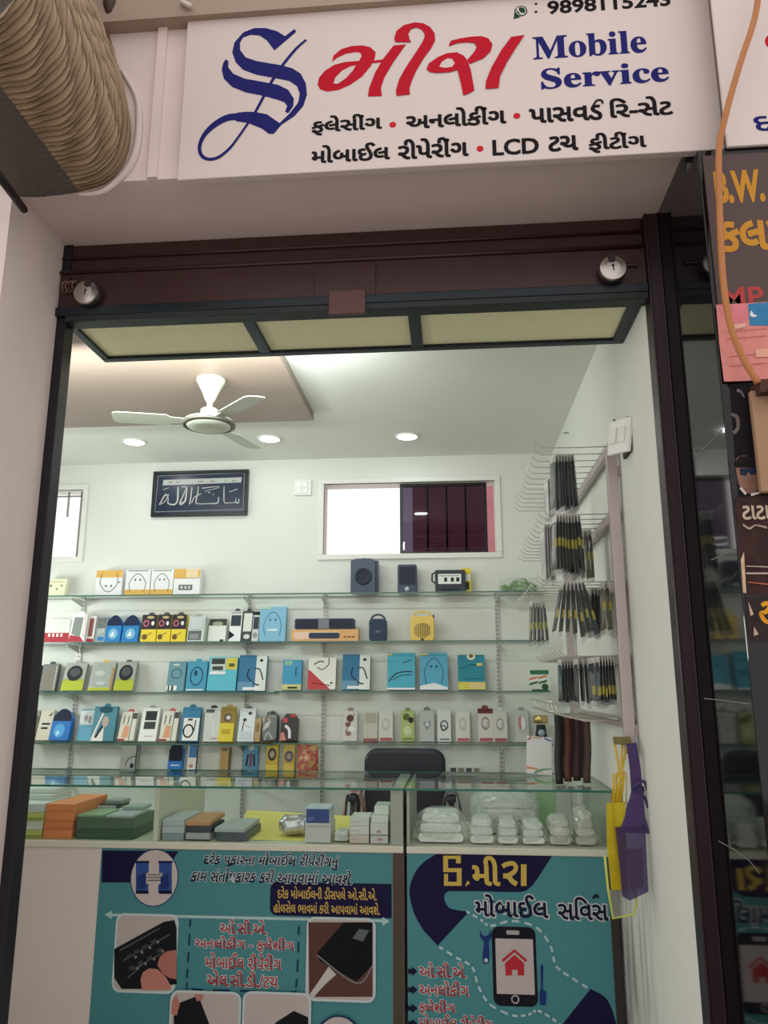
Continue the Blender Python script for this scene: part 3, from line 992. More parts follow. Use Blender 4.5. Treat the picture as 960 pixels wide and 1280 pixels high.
for a in (([(85, 80), (800, 70)]), ([(85, 385), (800, 378)]), ([(88, 80), (80, 385)]), ([(800, 70), (800, 378)])):
    i.ribbon(cs([(x, y, 9) for x, y in a]), GRY, smooth=False)
i.poly(cs([(135, 116), (780, 108), (775, 152), (130, 162)]), SIL)
for a in ((180, 210), (240, 265), (420, 465), (520, 560), (640, 655), (700, 730)):
    i.ribbon(cs([(a[0], 138, 14), (a[1], 136, 10)]), (120, 122, 116), smooth=False)
for st in ([(765, 290, 10), (758, 325, 18), (735, 310, 12), (745, 285, 8)], [(745, 320, 10), (690, 322, 10), (648, 318, 12), (640, 250, 16), (638, 180, 10)],
           [(680, 232, 8), (748, 208, 12)], [(598, 270, 12), (590, 320, 18), (520, 325, 12), (440, 325, 12), (415, 310, 16), (425, 240, 16), (428, 178, 10)],
           [(380, 318, 12), (400, 270, 14), (455, 240, 10)], [(460, 195, 14), (520, 188, 12), (600, 182, 8)], [(480, 222, 8), (600, 192, 8)], [(510, 232, 12), (530, 232, 10)], [(548, 250, 9), (560, 246, 9)],
           [(365, 330, 18), (372, 255, 18), (376, 185, 14)], [(290, 180, 10), (330, 185, 16), (332, 240, 22), (325, 300, 26), (285, 322, 26), (318, 225, 12), (330, 185, 10)],
           [(262, 180, 16), (264, 250, 24), (262, 300, 22), (238, 328, 20), (190, 318, 18), (185, 290, 12)], [(190, 290, 10), (165, 240, 18), (130, 300, 16), (118, 325, 10), (160, 300, 12), (190, 240, 12)], [(140, 200, 8), (185, 185, 9)]):
    i.ribbon(cs(st), SIL)
i.build('calligraphy', lambda u, v, h: (u, YB - 0.014 - h, v), cal, 1.0)
s0, s1 = at(368, 620, YB), at(390, 599, YB)
sp = wthing('switch_plate', 'square white switch plate between the calligraphy and the main window', 'switch plate', (s0.x, YB, s0.z))
box('plate', s0.x, s1.x, YB - 0.014, YB - 0.0005, s0.z, s1.z, trimm, sp, 0.004)
mz = (s0.z + s1.z) / 2
for kx in range(2):
    for kz in range(2):
        x = s0.x + 0.016 + kx * 0.04
        z = s0.z + 0.015 + kz * 0.04
        box('rocker', x, x + 0.033, YB - 0.018, YB - 0.0142, z, z + 0.034, white, sp, 0.002)
s0, s1 = at(561, 969, YB), at(601, 957, YB)
so = wthing('socket_board', 'white socket board low on the back wall beside the chair', 'socket board', (s0.x, YB, s0.z))
box('board', s0.x, s1.x, YB - 0.02, YB - 0.0005, s0.z, s1.z, trimm, so, 0.003)
for kx in range(4):
    x = s0.x + (s1.x - s0.x) * (0.06 + 0.24 * kx)
    bm = bmesh.new()
    bm_box(bm, x, x + (s1.x - s0.x) * 0.17, YB - 0.022, YB - 0.0202, s0.z + 0.012, s1.z - 0.012)
    finish('socket', bm, mat((150, 146, 138) if kx % 2 else (95, 92, 90), 0.5, name='socket_face', gain=1), so)

# ------------------------------------------------------------------ glass shelves on slotted uprights
SF, SB = 2.62, 2.798
ROWS = {}
for n, y in enumerate((741.5, 801.5, 864.5, 929.5, 975)):
    ROWS[n] = at(345, y, SF).z
XSPLIT = at(342, 866, SF).x
for n, label in enumerate(('topmost long glass shelf, under the windows', 'second glass shelf from the top, holding the soundbar', 'third glass shelf from the top', 'fourth glass shelf from the top', 'lowest glass shelf, just behind the counter top')):
    segs = [(-3.0, XW - 0.10, 0)] if n in (0, 1, 4) else [(-3.0, XSPLIT - 0.003, -0.004), (XSPLIT + 0.003, XW - 0.10, 0.004)]
    for kx, (x0, x1, dz) in enumerate(segs):
        z = ROWS[n] + dz
        lab = label + ('' if len(segs) == 1 else (', left pane over the first two uprights', ', right pane by the display rack')[kx])
        bm = bmesh.new()
        bm_box(bm, x0, x1, SF, SB, z - 0.008, z)
        o = finish('glass_shelf', bm, [SHELFGLASS, SHELFEDGE])
        for p in o.data.polygons:
            if abs(p.normal.z) < 0.5:
                p.material_index = 1
        tag(o, lab, 'glass shelf', 'glass shelves on the back wall')
slotm = mat((205, 205, 198), 0.35, 0.3, 0.03, name='upright_enamel', gain=1)
slotd = mat((70, 72, 70), 0.6, 0, 0, name='slot_dark', gain=1)
for px, lab in ((101, 'slotted white shelf upright nearest the pale pier'), (311, 'slotted white shelf upright behind the light blue neckband box'), (406, 'slotted white shelf upright behind the dark soundbar'), (622, 'slotted white shelf upright nearest the hook rack')):
    x = at(px, 800, YB).x
    z0, z1 = ROWS[4] - 0.25, ROWS[0] + 0.02
    u = wthing('shelf_upright', lab, 'shelf upright', (x, YB, z0), 'slotted shelf uprights')
    bm = bmesh.new()
    bm_box(bm, x - 0.013, x - 0.002, YB - 0.012, YB - 0.0005, z0, z1)
    bm_box(bm, x + 0.002, x + 0.013, YB - 0.012, YB - 0.0005, z0, z1)
    finish('channel', bm, slotm, u)
    bm = bmesh.new()
    z = z0 + 0.01
    while z < z1 - 0.02:
        bm_box(bm, x - 0.0095, x - 0.0055, YB - 0.0124, YB - 0.0119, z, z + 0.013)
        bm_box(bm, x + 0.0055, x + 0.0095, YB - 0.0124, YB - 0.0119, z, z + 0.013)
        z += 0.025
    finish('slots', bm, slotd, u)
    for n in range(5):
        z = ROWS[n] - 0.0125
        prism_pts = [(SB - 0.005, z - 0.045), (SB - 0.005, z), (SF + 0.015, z), (SF + 0.015, z - 0.010)]
        bm = bmesh.new()
        a = [bm.verts.new((x - 0.0015, yy, zz)) for yy, zz in prism_pts]
        c = [bm.verts.new((x + 0.0015, yy, zz)) for yy, zz in prism_pts]
        bm.faces.new(a)
        bm.faces.new(c[::-1])
        for q in range(4):
            bm.faces.new((a[q], c[q], c[(q + 1) % 4], a[(q + 1) % 4]))
        finish('shelf_bracket', bm, slotm, u)

# ------------------------------------------------------------------ packets and boxes on the shelves
W_, K_, G_, LG = (225, 228, 224), (34, 36, 40), (140, 145, 142), (190, 196, 192)
NV, BL, CY, TL, LB = (32, 44, 72), (38, 120, 190), (52, 150, 176), (36, 108, 126), (108, 172, 205)
RD, YL, OR, LM, BR_ = (172, 44, 54), (222, 196, 52), (218, 168, 76), (168, 180, 40), (168, 128, 80)
def draw(i, W, H, layers):
    for l in layers:
        k = l[0]
        if k == 'r':
            i.rect(l[1] * W, l[2] * H, l[3] * W, l[4] * H, l[5])
        elif k == 'e':
            i.ell(l[1] * W, l[2] * H, l[3] * W, l[4] * H, l[5])
        elif k == 'o':
            i.ring(l[1] * W, l[2] * H, l[3] * W, l[4] * H, l[5] * W, l[6], *(l[7:9]))
        elif k == 'p':
            i.poly([(x * W, y * H) for x, y in l[1]], l[2])
        elif k == 'l':
            i.ribbon([(x * W, y * H) for x, y in l[1]], l[3], l[2] * W)
def pack(name, label, cat, W, H, D, loc, tilt=0.0, yaw=0.0, roll=0.0, color=W_, side=None, layers=(), prof=None, tab=None, blister=None, group=None, bevel=0.0015, rough=0.45):
    t = thing(name, label, cat, loc, (-tilt, roll, yaw), group)
    p = [(x * W, z * H) for x, z in prof] if prof else [(0, 0), (W, 0), (W, H), (0, H)]
    bm = bmesh.new()
    bm_prism(bm, p, 0, D)
    finish('body', bm, mat(side or color, rough, 0, 0.04, name='card'), t, bevel=min(bevel, D * 0.2))
    i = Ink()
    if side:
        i.poly(p, color)
    draw(i, W, H, layers)
    if i.items:
        i.build('front_print', lambda u, v, h: (u, -h, v), t)
    if tab and loc[2] > ROWS[4] + 0.1:
        bm = bmesh.new()
        tw = min(W * 0.22, 0.02)
        pp = [(W / 2 - tw, H), (W / 2 - tw, H + 0.012), (W / 2 - tw * 0.5, H + 0.02), (W / 2 + tw * 0.5, H + 0.02), (W / 2 + tw, H + 0.012), (W / 2 + tw, H)]
        bm_prism(bm, pp, D * 0.5, D * 0.5 + 0.001)
        finish('hang_tab', bm, mat(tab, 0.5, name='tab_card'), t)
    if blister:
        x0, z0, x1, z1, dp = blister
        bm = bmesh.new()
        bm_prism(bm, rrect(x0 * W, z0 * H, x1 * W, z1 * H, min((x1 - x0) * W, (z1 - z0) * H) * 0.25), -dp, -0.003)
        finish('blister', bm, PLASTIC, t, bevel=dp * 0.3)
    return t
def shelf(row, x0, x1, yt, yb, name, label, cat='packet', D=0.03, tilt=0.2, yaw=0.0, dy=0.0, group=None, side_seg=None, **kw):
    z = ROWS[row] + (0.0 if row not in (2, 3) else (-0.004 if (x0 + x1) / 2 < 342 else 0.004))
    Y = 2.72
    for _ in range(2):
        H = (yb - yt) * (Y - CAM.y) / 985 * 1.03
        Y = 2.79 - H * math.sin(tilt) - D * math.cos(tilt) - dy - (abs(math.sin(yaw)) * 0.05)
        Y = max(Y, SF + 0.012)
    a, c = at(x0, yb, Y), at(x1, yb, Y)
    return pack(name, label, cat, c.x - a.x, H / math.cos(tilt), D, (a.x, Y, z + D * math.sin(tilt) + 0.001), tilt, yaw, group=group, **kw)
PK = 'phone accessories on the glass shelves'
NECK = lambda ink_, inv: [('l', [(0.22, 0.88 if inv else 0.16), (0.17, 0.5), (0.35, 0.24 if inv else 0.78), (0.5, 0.18 if inv else 0.84), (0.65, 0.24 if inv else 0.78), (0.83, 0.5), (0.78, 0.88 if inv else 0.16)], 0.026, ink_), ('e', 0.4, 0.4 if inv else 0.62, 0.035, 0.04, ink_), ('e', 0.6, 0.4 if inv else 0.62, 0.035, 0.04, ink_)]
# top shelf
shelf(0, 53, 80, 721, 744, 'cream_packet', 'small cream packet with brown marks at the pier end of the top shelf', D=0.04, color=(226, 222, 190), layers=[('e', .3, .6, .06, .08, (140, 115, 80)), ('e', .6, .4, .05, .06, (150, 125, 90)), ('l', [(.1, .85), (.9, .8)], .03, (190, 160, 110)), ('e', .8, .6, .05, .06, (150, 125, 90))])
shelf(0, 118, 151, 709, 743, 'neckband_box', 'white earphone box with an orange band across its top', 'box', D=0.045, tilt=0.06, color=W_, layers=[('r', 0, .72, 1, 1, OR)] + NECK((70, 74, 72), True) + [('r', .86, .5, .93, .56, G_)])
shelf(0, 155, 186, 709, 743, 'neckband_box', 'white earphone box with orange foot, beside the orange topped one', 'box', D=0.045, tilt=0.06, color=W_, group='white boxes with orange foot', layers=[('r', 0, 0, 1, .25, OR)] + NECK((70, 74, 72), False) + [('r', .1, .95, .9, .97, K_)])
shelf(0, 187, 215, 709, 743, 'neckband_box', 'white earphone box with orange foot, beside the box with a grey display', 'box', D=0.045, tilt=0.06, color=W_, group='white boxes with orange foot', layers=[('r', 0, 0, 1, .25, OR)] + NECK((70, 74, 72), False) + [('r', .1, .95, .9, .97, K_)])
shelf(0, 216, 249, 709, 743, 'clock_box', 'white and orange box printed with a grey display', 'box', D=0.06, tilt=0.05, color=W_, layers=[('r', 0, .66, .45, 1, OR), ('r', .45, .66, 1, 1, (222, 200, 150)), ('r', .9, .7, .97, .95, OR), ('r', .02, .64, .98, .66, (160, 130, 80)), ('r', .2, .2, .72, .4, (96, 102, 98)), ('r', .27, .25, .36, .35, LG), ('r', .42, .25, .5, .35, LG), ('r', .56, .25, .64, .35, LG)])

def special(row, x0, x1, yb, Y, name, label, cat, group=None):
    a, c = at(x0, yb, Y), at(x1, yb, Y)
    z = ROWS[row] + 0.001
    t = thing(name, label, cat, ((a.x + c.x) / 2, Y, z), group=group)
    return t, c.x - a.x, (Y - CAM.y) / 985
SPK = mat((46, 58, 80), 0.4, 0, 0.08, name='slate_plastic', gain=1.2)
SPKD = mat((30, 38, 54), 0.7, 0, 0.1, 60, 0.2, name='speaker_mesh', gain=1.1)
t, W, k = special(0, 438, 470, 739, 2.68, 'speaker_box', 'tall slate speaker with one large round driver under the window', 'speaker')
H = 45 * k
prism('body', [(-W / 2, 0), (W / 2, 0), (W / 2, H * .93), (W * .3, H), (-W * .3, H), (-W / 2, H * .95)], 0, 0.09, SPK, t, 0.006)
lathe('driver', [(W * .33, 0.0), (W * .33, -0.006), (W * .29, -0.008), (W * .22, -0.003), (W * .1, -0.002), (0.001, -0.006)], SPKD, t, 28, 'y', (0, 0, H * .48))
prism('side_grip', rrect(W / 2 + 0.0005, H * .02, W / 2 + 0.012, H * .95, 0.004), 0.015, 0.075, SPK, t)
lathe('top_dial', [(0.012, 0), (0.012, 0.006), (0.001, 0.007)], SPKD, t, 16, 'z', (0.0, 0.04, H))
t, W, k = special(0, 497, 521, 738, 2.70, 'speaker_box', 'small slate speaker with a bright round badge near its foot', 'speaker')
H = 37 * k
prism('body', rrect(-W / 2, 0, W / 2, H, 0.012), 0, 0.075, SPK, t, 0.005)
prism('grille', rrect(-W * .42, H * .3, W * .42, H * .92, 0.008), -0.003, -0.0003, SPKD, t, 0.001)
lathe('badge', [(W * .13, -0.0005), (W * .13, -0.004), (0.001, -0.005)], mat((190, 196, 200), 0.3, 0.5, name='badge', gain=1), t, 20, 'y', (0, 0, H * .14))
t, W, k = special(0, 544, 582, 737, 2.69, 'portable_radio', 'dark portable radio with a white dial panel and side handle', 'radio')
H = 29 * k
prism('body', rrect(-W / 2, 0, W / 2, H, 0.008), 0, 0.06, mat((38, 48, 56), 0.4, name='radio_case', gain=1), t, 0.004)
i = Ink()
i.poly(rrect(-W * .4, H * .38, W * .36, H * .82, 0.004), (216, 220, 214))
for x in (-.2, .02, .2):
    i.rect(W * x, H * .48, W * (x + .1), H * .66, (40, 44, 48))
i.rect(-W * .36, H * .72, W * .3, H * .75, (120, 125, 122))
i.build('dial_panel', lambda u, v, h: (u, -h, v), t)
tube('handle', [(-W / 2, .03, H * .92), (-W / 2 - .018, .03, H * .85), (-W / 2 - .02, .03, H * .55), (-W / 2, .03, H * .45)], 0.005, BLACK, t)
prism('speaker_slot', rrect(-W * .3, H * .08, W * .3, H * .2, 0.004), -0.002, -0.0003, SPKD, t)
shelf(0, 578, 589, 706, 737, 'radio_carton', 'narrow yellow carton tucked in beside the dark portable radio', 'box', D=0.05, tilt=0.0, dy=0.01, color=YL, layers=[('r', .1, .5, .9, .75, W_), ('r', .2, .15, .8, .45, (60, 64, 66))])
# leafy green packet
t, W, k = special(0, 625, 674, 737, 2.66, 'leaf_garland', 'bag of green artificial leaves at the rack end of the top shelf', 'artificial leaves')
bm = bmesh.new()
H = 20 * k
random.seed(5)
for n in range(280):
    cx, cy, cz = random.uniform(-W * .46, W * .46), random.uniform(0.015, 0.085), random.uniform(0.006, H * .85)
    cz *= 0.75 + 0.25 * math.sin(cx * 30 + 1)
    A, Bt = random.uniform(0, 6.28), random.uniform(-.7, .9)
    d = Vector((math.cos(A) * math.cos(Bt), math.sin(A) * math.cos(Bt), math.sin(Bt))) * 0.03
    s = Vector((-math.sin(A), math.cos(A), 0)) * 0.009
    c = Vector((cx, cy, max(cz, 0.014)))
    q = [c - d * .5, c + s + Vector((0, 0, .002)), c + d * .5, c - s + Vector((0, 0, .002))]
    for v in q:
        v.z = max(v.z, 0.002)
    bm.faces.new([bm.verts.new(v) for v in q])
finish('leaves', bm, mat((150, 188, 128), 0.5, 0, 0.3, 30, name='leaf_green'), t)
bm = bmesh.new()
bm_prism(bm, spline([(-W / 2, 0.001), (W / 2, 0.001), (W / 2, H * .9), (W * .2, H * .82), (-W * .1, H * .95), (-W * .35, H * .8), (-W / 2, H * .75)], 1, True), 0.006, 0.095)
finish('clear_bag', bm, FILM, t)

# second shelf
shelf(1, 42, 85, 774, 803, 'red_carton', 'wide white carton with a red foot at the pier end of the second shelf', 'box', D=0.07, tilt=0.05, color=(214, 214, 206), layers=[('r', 0, 0, 1, .42, RD), ('r', .3, .45, .92, .95, (200, 204, 196)), ('r', .1, .08, .25, .18, W_), ('r', .4, .25, .46, .38, W_), ('r', .52, .25, .58, .38, W_), ('r', .64, .25, .7, .38, W_), ('r', .76, .25, .82, .38, W_)])
WED = [('p', [(0, 0), (1, 0), (.75, .18), (.1, .25)], RD), ('p', [(.15, .28), (.72, .16), (.76, .88), (.2, .9)], (120, 128, 120)), ('r', .82, .15, 1, 1, (198, 190, 182))]
shelf(1, 84, 106, 769, 804, 'case_packet', 'white and red packet with a grey window, beside the wide red carton', 'packet', D=0.045, tilt=0.15, yaw=-0.15, color=W_, layers=WED, tab=W_)
shelf(1, 107.5, 116, 770, 803, 'case_packet', 'narrow white packet with a dull red window and red foot', 'packet', D=0.045, tilt=0.15, color=W_, layers=[('r', 0, 0, 1, .12, RD), ('r', .1, .2, .75, .9, (150, 82, 78))])
shelf(1, 117, 130, 770, 802, 'cable_packet', 'small grey and black blister packet before the blue pouches', 'packet', D=0.03, color=(150, 160, 158), layers=[('r', .1, .55, .9, .95, K_), ('r', .2, .3, .8, .5, LG), ('r', .3, .05, .9, .2, BL)], blister=(.1, .3, .9, .95, .012))
PROF = [(0, 0), (1, 0), (1, .72), (.85, .88), (.65, .98), (.5, 1), (.35, .98), (.15, .88), (0, .72)]
POUCH = [('p', [(x * .96 + .02, y) for x, y in PROF], NV), ('r', 0, 0, 1, .6, BL), ('e', .5, .3, .3, .2, LB), ('p', [(.3, .2), (.6, .22), (.5, .42)], W_), ('r', .8, .6, 1, .75, (30, 40, 96))]
shelf(1, 130, 149, 770, 804, 'blue_pouch', 'navy topped blue pouch packet, nearer the pale pier of the pair', 'packet', D=0.03, color=BL, prof=PROF, layers=POUCH, group='blue pouches on the second shelf')
shelf(1, 151, 171, 770, 804, 'blue_pouch', 'navy topped blue pouch packet, next to the yellow boxes', 'packet', D=0.03, color=BL, prof=PROF, layers=POUCH, group='blue pouches on the second shelf')
YB_ = [('r', 0, .46, 1, 1, (52, 46, 54)), ('o', .28, .68, .16, .1, .09, (188, 92, 110)), ('e', .72, .68, .1, .08, W_), ('e', .55, .9, .25, .05, (190, 170, 110)), ('e', .25, .18, .17, .1, (110, 80, 40)), ('l', [(.35, .24), (.7, .34)], .05, (150, 120, 40))]
for x0, x1, wh in ((175, 194, 'next to the blue pouches'), (195, 212, 'in the middle of its three'), (213, 231, 'next to the grey and black blister')):
    shelf(1, x0, x1, 769, 803, 'earbud_box', 'yellow footed black box with a pink ring, ' + wh, 'box', D=0.05, tilt=0.1, color=YL, layers=YB_, tab=(70, 70, 72), group='yellow and black boxes')
shelf(1, 233, 255, 772, 803, 'charger_blister', 'grey white blister packet with a dark foot', 'packet', D=0.045, tilt=0.14, yaw=-0.15, color=LG, layers=[('r', .05, .05, .85, .42, (92, 96, 98)), ('r', .15, .1, .7, .3, (130, 134, 134)), ('r', .1, .5, .85, .95, W_)], tab=G_, blister=(.08, .45, .9, .97, .015))
shelf(1, 259, 281, 775, 803, 'phone_skin_box', 'white packet under a black header with a leaf motif', 'packet', D=0.035, color=(212, 216, 210), layers=[('r', 0, .7, 1, 1, (62, 68, 64)), ('e', .5, .78, .3, .1, (150, 160, 130)), ('r', .7, 0, .9, .08, K_)])
TRIO = [('r', .08, .5, .92, .86, (54, 60, 72)), ('r', 0, .88, 1, 1, LG), ('p', [(0, .05), (.5, .2), (0, .35)], K_), ('r', .1, .93, .9, .95, K_)]
shelf(1, 285, 300, 765, 803, 'screen_guard_box', 'tall white box with a dark upper window, first of three', 'box', D=0.03, color=W_, layers=TRIO, tab=K_)
shelf(1, 301, 314, 765, 803, 'screen_guard_box', 'tall black box with a pale upper panel, middle of three', 'box', D=0.03, color=K_, layers=[('r', .1, .32, .9, .92, (206, 210, 198)), ('e', .5, .15, .3, .08, LG)], tab=K_)
shelf(1, 314, 322, 766, 803, 'screen_guard_box', 'slim black and white box against the light blue neckband box', 'box', D=0.03, color=LG, layers=[('r', .1, .4, .95, .82, (54, 60, 72)), ('r', 0, .88, 1, 1, K_), ('e', .5, .2, .35, .1, G_)])
shelf(1, 323, 356, 760, 803, 'neckband_box', 'light blue box with a neckband drawing and a clear edge, second shelf', 'box', D=0.035, tilt=0.12, color=(118, 178, 208), side=LB, layers=NECK((52, 104, 136), False) + [('r', .3, .3, .7, .36, (200, 220, 226)), ('r', .02, .95, .4, .98, (190, 210, 140))])
# soundbar on its carton
t, W, k = special(1, 364, 448, 803, 2.67, 'soundbar_carton', 'long orange carton with a picture of a soundbar', 'box')
H = 15 * k
box('body', -W / 2, W / 2, 0, 0.075, 0, H, mat((208, 160, 104), 0.5, 0, 0.04, name='orange_carton'), t, 0.002)
i = Ink()
i.poly(rrect(-W * .46, H * .2, W * .22, H * .8, 0.01), (228, 190, 166))
i.poly(rrect(-W * .24, H * .22, W * .22, H * .72, 0.012), (54, 62, 82))
for x in (.28, .34, .4):
    i.rect(W * x, H * .3, W * (x + .04), H * .42, (120, 84, 50))
i.build('front_print', lambda u, v, h: (u, -h, v), t)
zt = H
t, W, k = special(1, 368, 443, 788, 2.675, 'soundbar', 'long slate soundbar lying on the orange carton', 'soundbar')
t.location.z = ROWS[1] + 0.002 + zt
H = 13.5 * k
prism('body', rrect(-W / 2, 0, W / 2, H, 0.012), 0, 0.06, mat((40, 52, 78), 0.45, 0, 0.05, name='soundbar_case', gain=1.15), t, 0.004)
prism('grille', rrect(-W * .47, H * .12, W * .47, H * .88, 0.008), -0.002, -0.0003, SPKD, t)
prism('control_panel', rrect(-W * .1, H * .05, W * .08, H * .95, 0.004), -0.004, -0.0022, mat((122, 126, 134), 0.3, 0.4, name='panel_grey', gain=1), t)
t, W, k = special(1, 461, 483, 803, 2.68, 'handle_speaker', 'slate cloth speaker with a loop handle, beside the soundbar', 'speaker')
H = 28 * k
prism('body', rrect(-W / 2, 0, W / 2, H, 0.02), 0, 0.055, mat((48, 60, 82), 0.8, 0, 0.12, 120, 0.3, name='speaker_cloth'), t, 0.008)
tube('handle', [(-W * .4, .027, H * .86)] + [(W * .4 * math.cos(a), .027, H * .95 + 7 * k * math.sin(a)) for a in [math.pi - math.pi * j / 8 for j in range(9)]] + [(W * .4, .027, H * .86)], 0.006, SPK, t)
prism('emblem', [(-W * .2, H * .42), (0, H * .36), (W * .2, H * .42), (0, H * .5)], -0.002, -0.0003, mat((96, 106, 124), 0.4, name='emblem', gain=1), t)
t, W, k = special(1, 513, 543, 803, 2.68, 'retro_speaker', 'yellow retro radio speaker with a slotted round grille', 'speaker')
H = 31 * k
YM = mat((214, 184, 92), 0.4, 0, 0.05, name='mustard_plastic')
prism('body', rrect(-W / 2, 0, W / 2, H, 0.02), 0, 0.06, YM, t, 0.006)
i = Ink()
for x in range(-4, 5):
    hh = math.sqrt(max(0, 1 - (x / 5) ** 2)) * H * .3
    i.poly(rrect(W * .075 * x - W * .018, H * .42 - hh, W * .075 * x + W * .018, H * .42 + hh, W * .015), (96, 84, 44))
i.build('grille', lambda u, v, h: (u, -h, v), t)
tube('handle', [(-W * .34, .03, H * .96), (-W * .32, .03, H * 1.14), (0, .03, H * 1.2), (W * .32, .03, H * 1.14), (W * .34, .03, H * .96)], 0.006, YM, t)
tube('strap', [(W * .42, .02, H * .95), (W * .47, .02, H * 1.08), (W * .5, .02, H * .9)], 0.004, BLACK, t)
lathe('foot_knob', [(0.008, 0), (0.008, -0.004), (0.001, -0.005)], BLACK, t, 12, 'y', (0, -0.0005, H * .06))

# third shelf
shelf(2, 35, 46, 834, 866, 'phone_case_packet', 'narrow black and white packet at the pier end of the third shelf', color=(84, 86, 82), layers=[('l', [(.2, .1), (.9, .8)], .15, W_)])
shelf(2, 48, 68, 833, 866, 'phone_case_packet', 'dark grey framed packet with a dull brown window', color=(82, 84, 80), layers=[('r', .1, .05, .85, .8, (118, 112, 98)), ('r', .86, .02, .9, .95, LG)], tab=K_)
LIME = [('r', 0, 0, 1, .34, LM), ('p', [(0, .34), (1, .34), (.9, .42), (.1, .42)], (150, 160, 60)), ('e', .5, .62, .36, .28, (38, 42, 44)), ('e', .5, .66, .24, .16, (72, 76, 78))]
shelf(2, 75, 102, 832, 866, 'watch_packet', 'lime footed packet with a black oval, second shelf bay nearest the pier', tilt=0.3, color=(150, 154, 146), layers=LIME, tab=(150, 150, 140), group='lime footed packets')
shelf(2, 109, 138, 831, 866, 'cable_packet', 'cloudy grey packet with an orange edge between two black oval packets', tilt=0.3, color=(160, 164, 154), layers=[('r', 0, 0, 1, .1, LM), ('r', .9, 0, 1, .8, BR_), ('e', .4, .6, .22, .1, (200, 204, 198)), ('e', .5, .25, .2, .07, (200, 204, 198))], tab=OR, blister=(.05, .15, .85, .95, .012))
shelf(2, 141, 165, 831, 866, 'watch_packet', 'lime footed packet with a black oval, farther from the pier', tilt=0.3, color=(150, 154, 146), layers=LIME, tab=(90, 92, 88), group='lime footed packets')
shelf(2, 207, 229, 828, 864, 'earphone_packet', 'muted teal packet with a small bar label, first of four together', color=(96, 140, 150), layers=[('o', .5, .58, .28, .16, .06, (60, 92, 108)), ('r', .02, .02, .6, .18, W_), ('r', .1, .02, .18, .18, K_), ('r', .3, .02, .4, .18, K_), ('e', .45, .88, .2, .04, LG)], tab=LG)
shelf(2, 231, 256, 828, 864, 'earphone_packet', 'bright blue packet with a dark oval loop', color=(62, 142, 172), layers=[('o', .5, .5, .3, .3, .07, (30, 84, 116)), ('e', .45, .6, .08, .1, (28, 60, 84)), ('r', .05, .02, .9, .06, W_)], tab=CY)
shelf(2, 258, 294, 823, 864, 'charger_box', 'turquoise box with a black and yellow chequered header', 'box', D=0.04, color=(78, 172, 190), layers=[('r', .06, .58, .58, .96, LG), ('r', .08, .78, .55, .95, (58, 60, 58)), ('r', .12, .6, .5, .72, (66, 68, 66)), ('r', .6, .62, .98, .97, (208, 190, 60)), ('r', .7, .7, .9, .8, (90, 86, 40)), ('r', .05, .48, .6, .56, W_), ('r', 0, 0, 1, .44, (80, 178, 198))])
CAB = [('r', .62, 0, 1, 1, (206, 212, 208)), ('r', 0, 0, .62, 1, (50, 112, 154)), ('l', [(.38, .62), (.34, .4), (.6, .2), (.78, .16)], .05, (34, 52, 70)), ('l', [(.55, .62), (.75, .6), (.86, .4), (.9, .3)], .05, (64, 72, 80)), ('r', 0, 0, .55, .25, (92, 140, 172)), ('r', .2, .02, .85, .1, W_), ('e', .8, .85, .06, .04, K_)]
shelf(2, 296, 331, 821, 864, 'cable_box', 'blue and white box with a looped cable, near the shelf join', 'box', D=0.035, color=W_, side=TL, layers=CAB, group='blue and white cable boxes')
shelf(2, 352, 376, 828, 864, 'power_bank_box', 'small blue box with a pale yellow foot', 'box', D=0.04, tilt=0.12, color=(56, 142, 180), layers=[('r', 0, 0, 1, .18, (196, 196, 120)), ('r', .3, .04, .8, .1, K_), ('r', .1, .82, .5, .96, (130, 180, 150)), ('l', [(.7, .75), (.7, .45)], .04, NV)])
shelf(2, 384, 419, 826, 864, 'earphone_box', 'white and red diagonal box with a black cord', 'box', D=0.04, color=(214, 212, 202), layers=[('p', [(0, 0), (.82, 0), (.08, .58), (0, .62)], (196, 60, 66)), ('l', [(.72, 1.0), (.72, .78), (.5, .62), (.32, .7)], .03, K_), ('l', [(.2, .78), (.4, .88), (.55, .86)], .05, (90, 92, 92)), ('l', [(.15, .2), (.8, .12)], .03, (120, 30, 36)), ('e', .85, .2, .04, .03, K_)])
shelf(2, 427, 462, 822, 864, 'cable_box', 'blue and white box with a looped cable, beside the white and red one', 'box', D=0.035, color=W_, side=TL, layers=CAB, group='blue and white cable boxes')
shelf(2, 484, 519, 820, 864, 'neckband_packet', 'turquoise packet with two dark sweeping curves', color=(64, 160, 186), side=TL, layers=[('l', [(.05, .22), (.3, .42), (.6, .48), (.9, .48)], .04, K_), ('l', [(.2, .26), (.5, .38), (.9, .4)], .03, (30, 60, 80)), ('l', [(.55, .72), (.85, .8)], .03, NV), ('r', .02, .92, .16, .97, YL), ('r', 0, 0, 1, .05, W_)])
shelf(2, 525, 560, 820, 864, 'neckband_packet', 'blue packet with a dark arched neckband and white foot', color=(74, 158, 188), side=TL, layers=NECK((32, 74, 100), False) + [('p', [(0, 0), (1, 0), (1, .06), (.5, .18), (0, .1)], (214, 226, 228)), ('r', .02, .93, .3, .97, YL)])
shelf(2, 573, 607, 823, 864, 'smart_watch_packet', 'teal packet with a yellow foot and a round white badge on top', color=(40, 128, 152), side=TL, layers=[('r', 0, 0, 1, .22, (206, 196, 70)), ('r', .4, .02, .95, .2, (214, 190, 120)), ('l', [(.1, .6), (.5, .72), (.9, .66)], .03, (24, 80, 100)), ('l', [(.2, .3), (.9, .32)], .02, (24, 80, 100)), ('r', .7, .68, .92, .76, (200, 196, 100)), ('e', .5, .95, .16, .1, (214, 212, 190)), ('e', .5, .97, .08, .06, (120, 104, 50))])
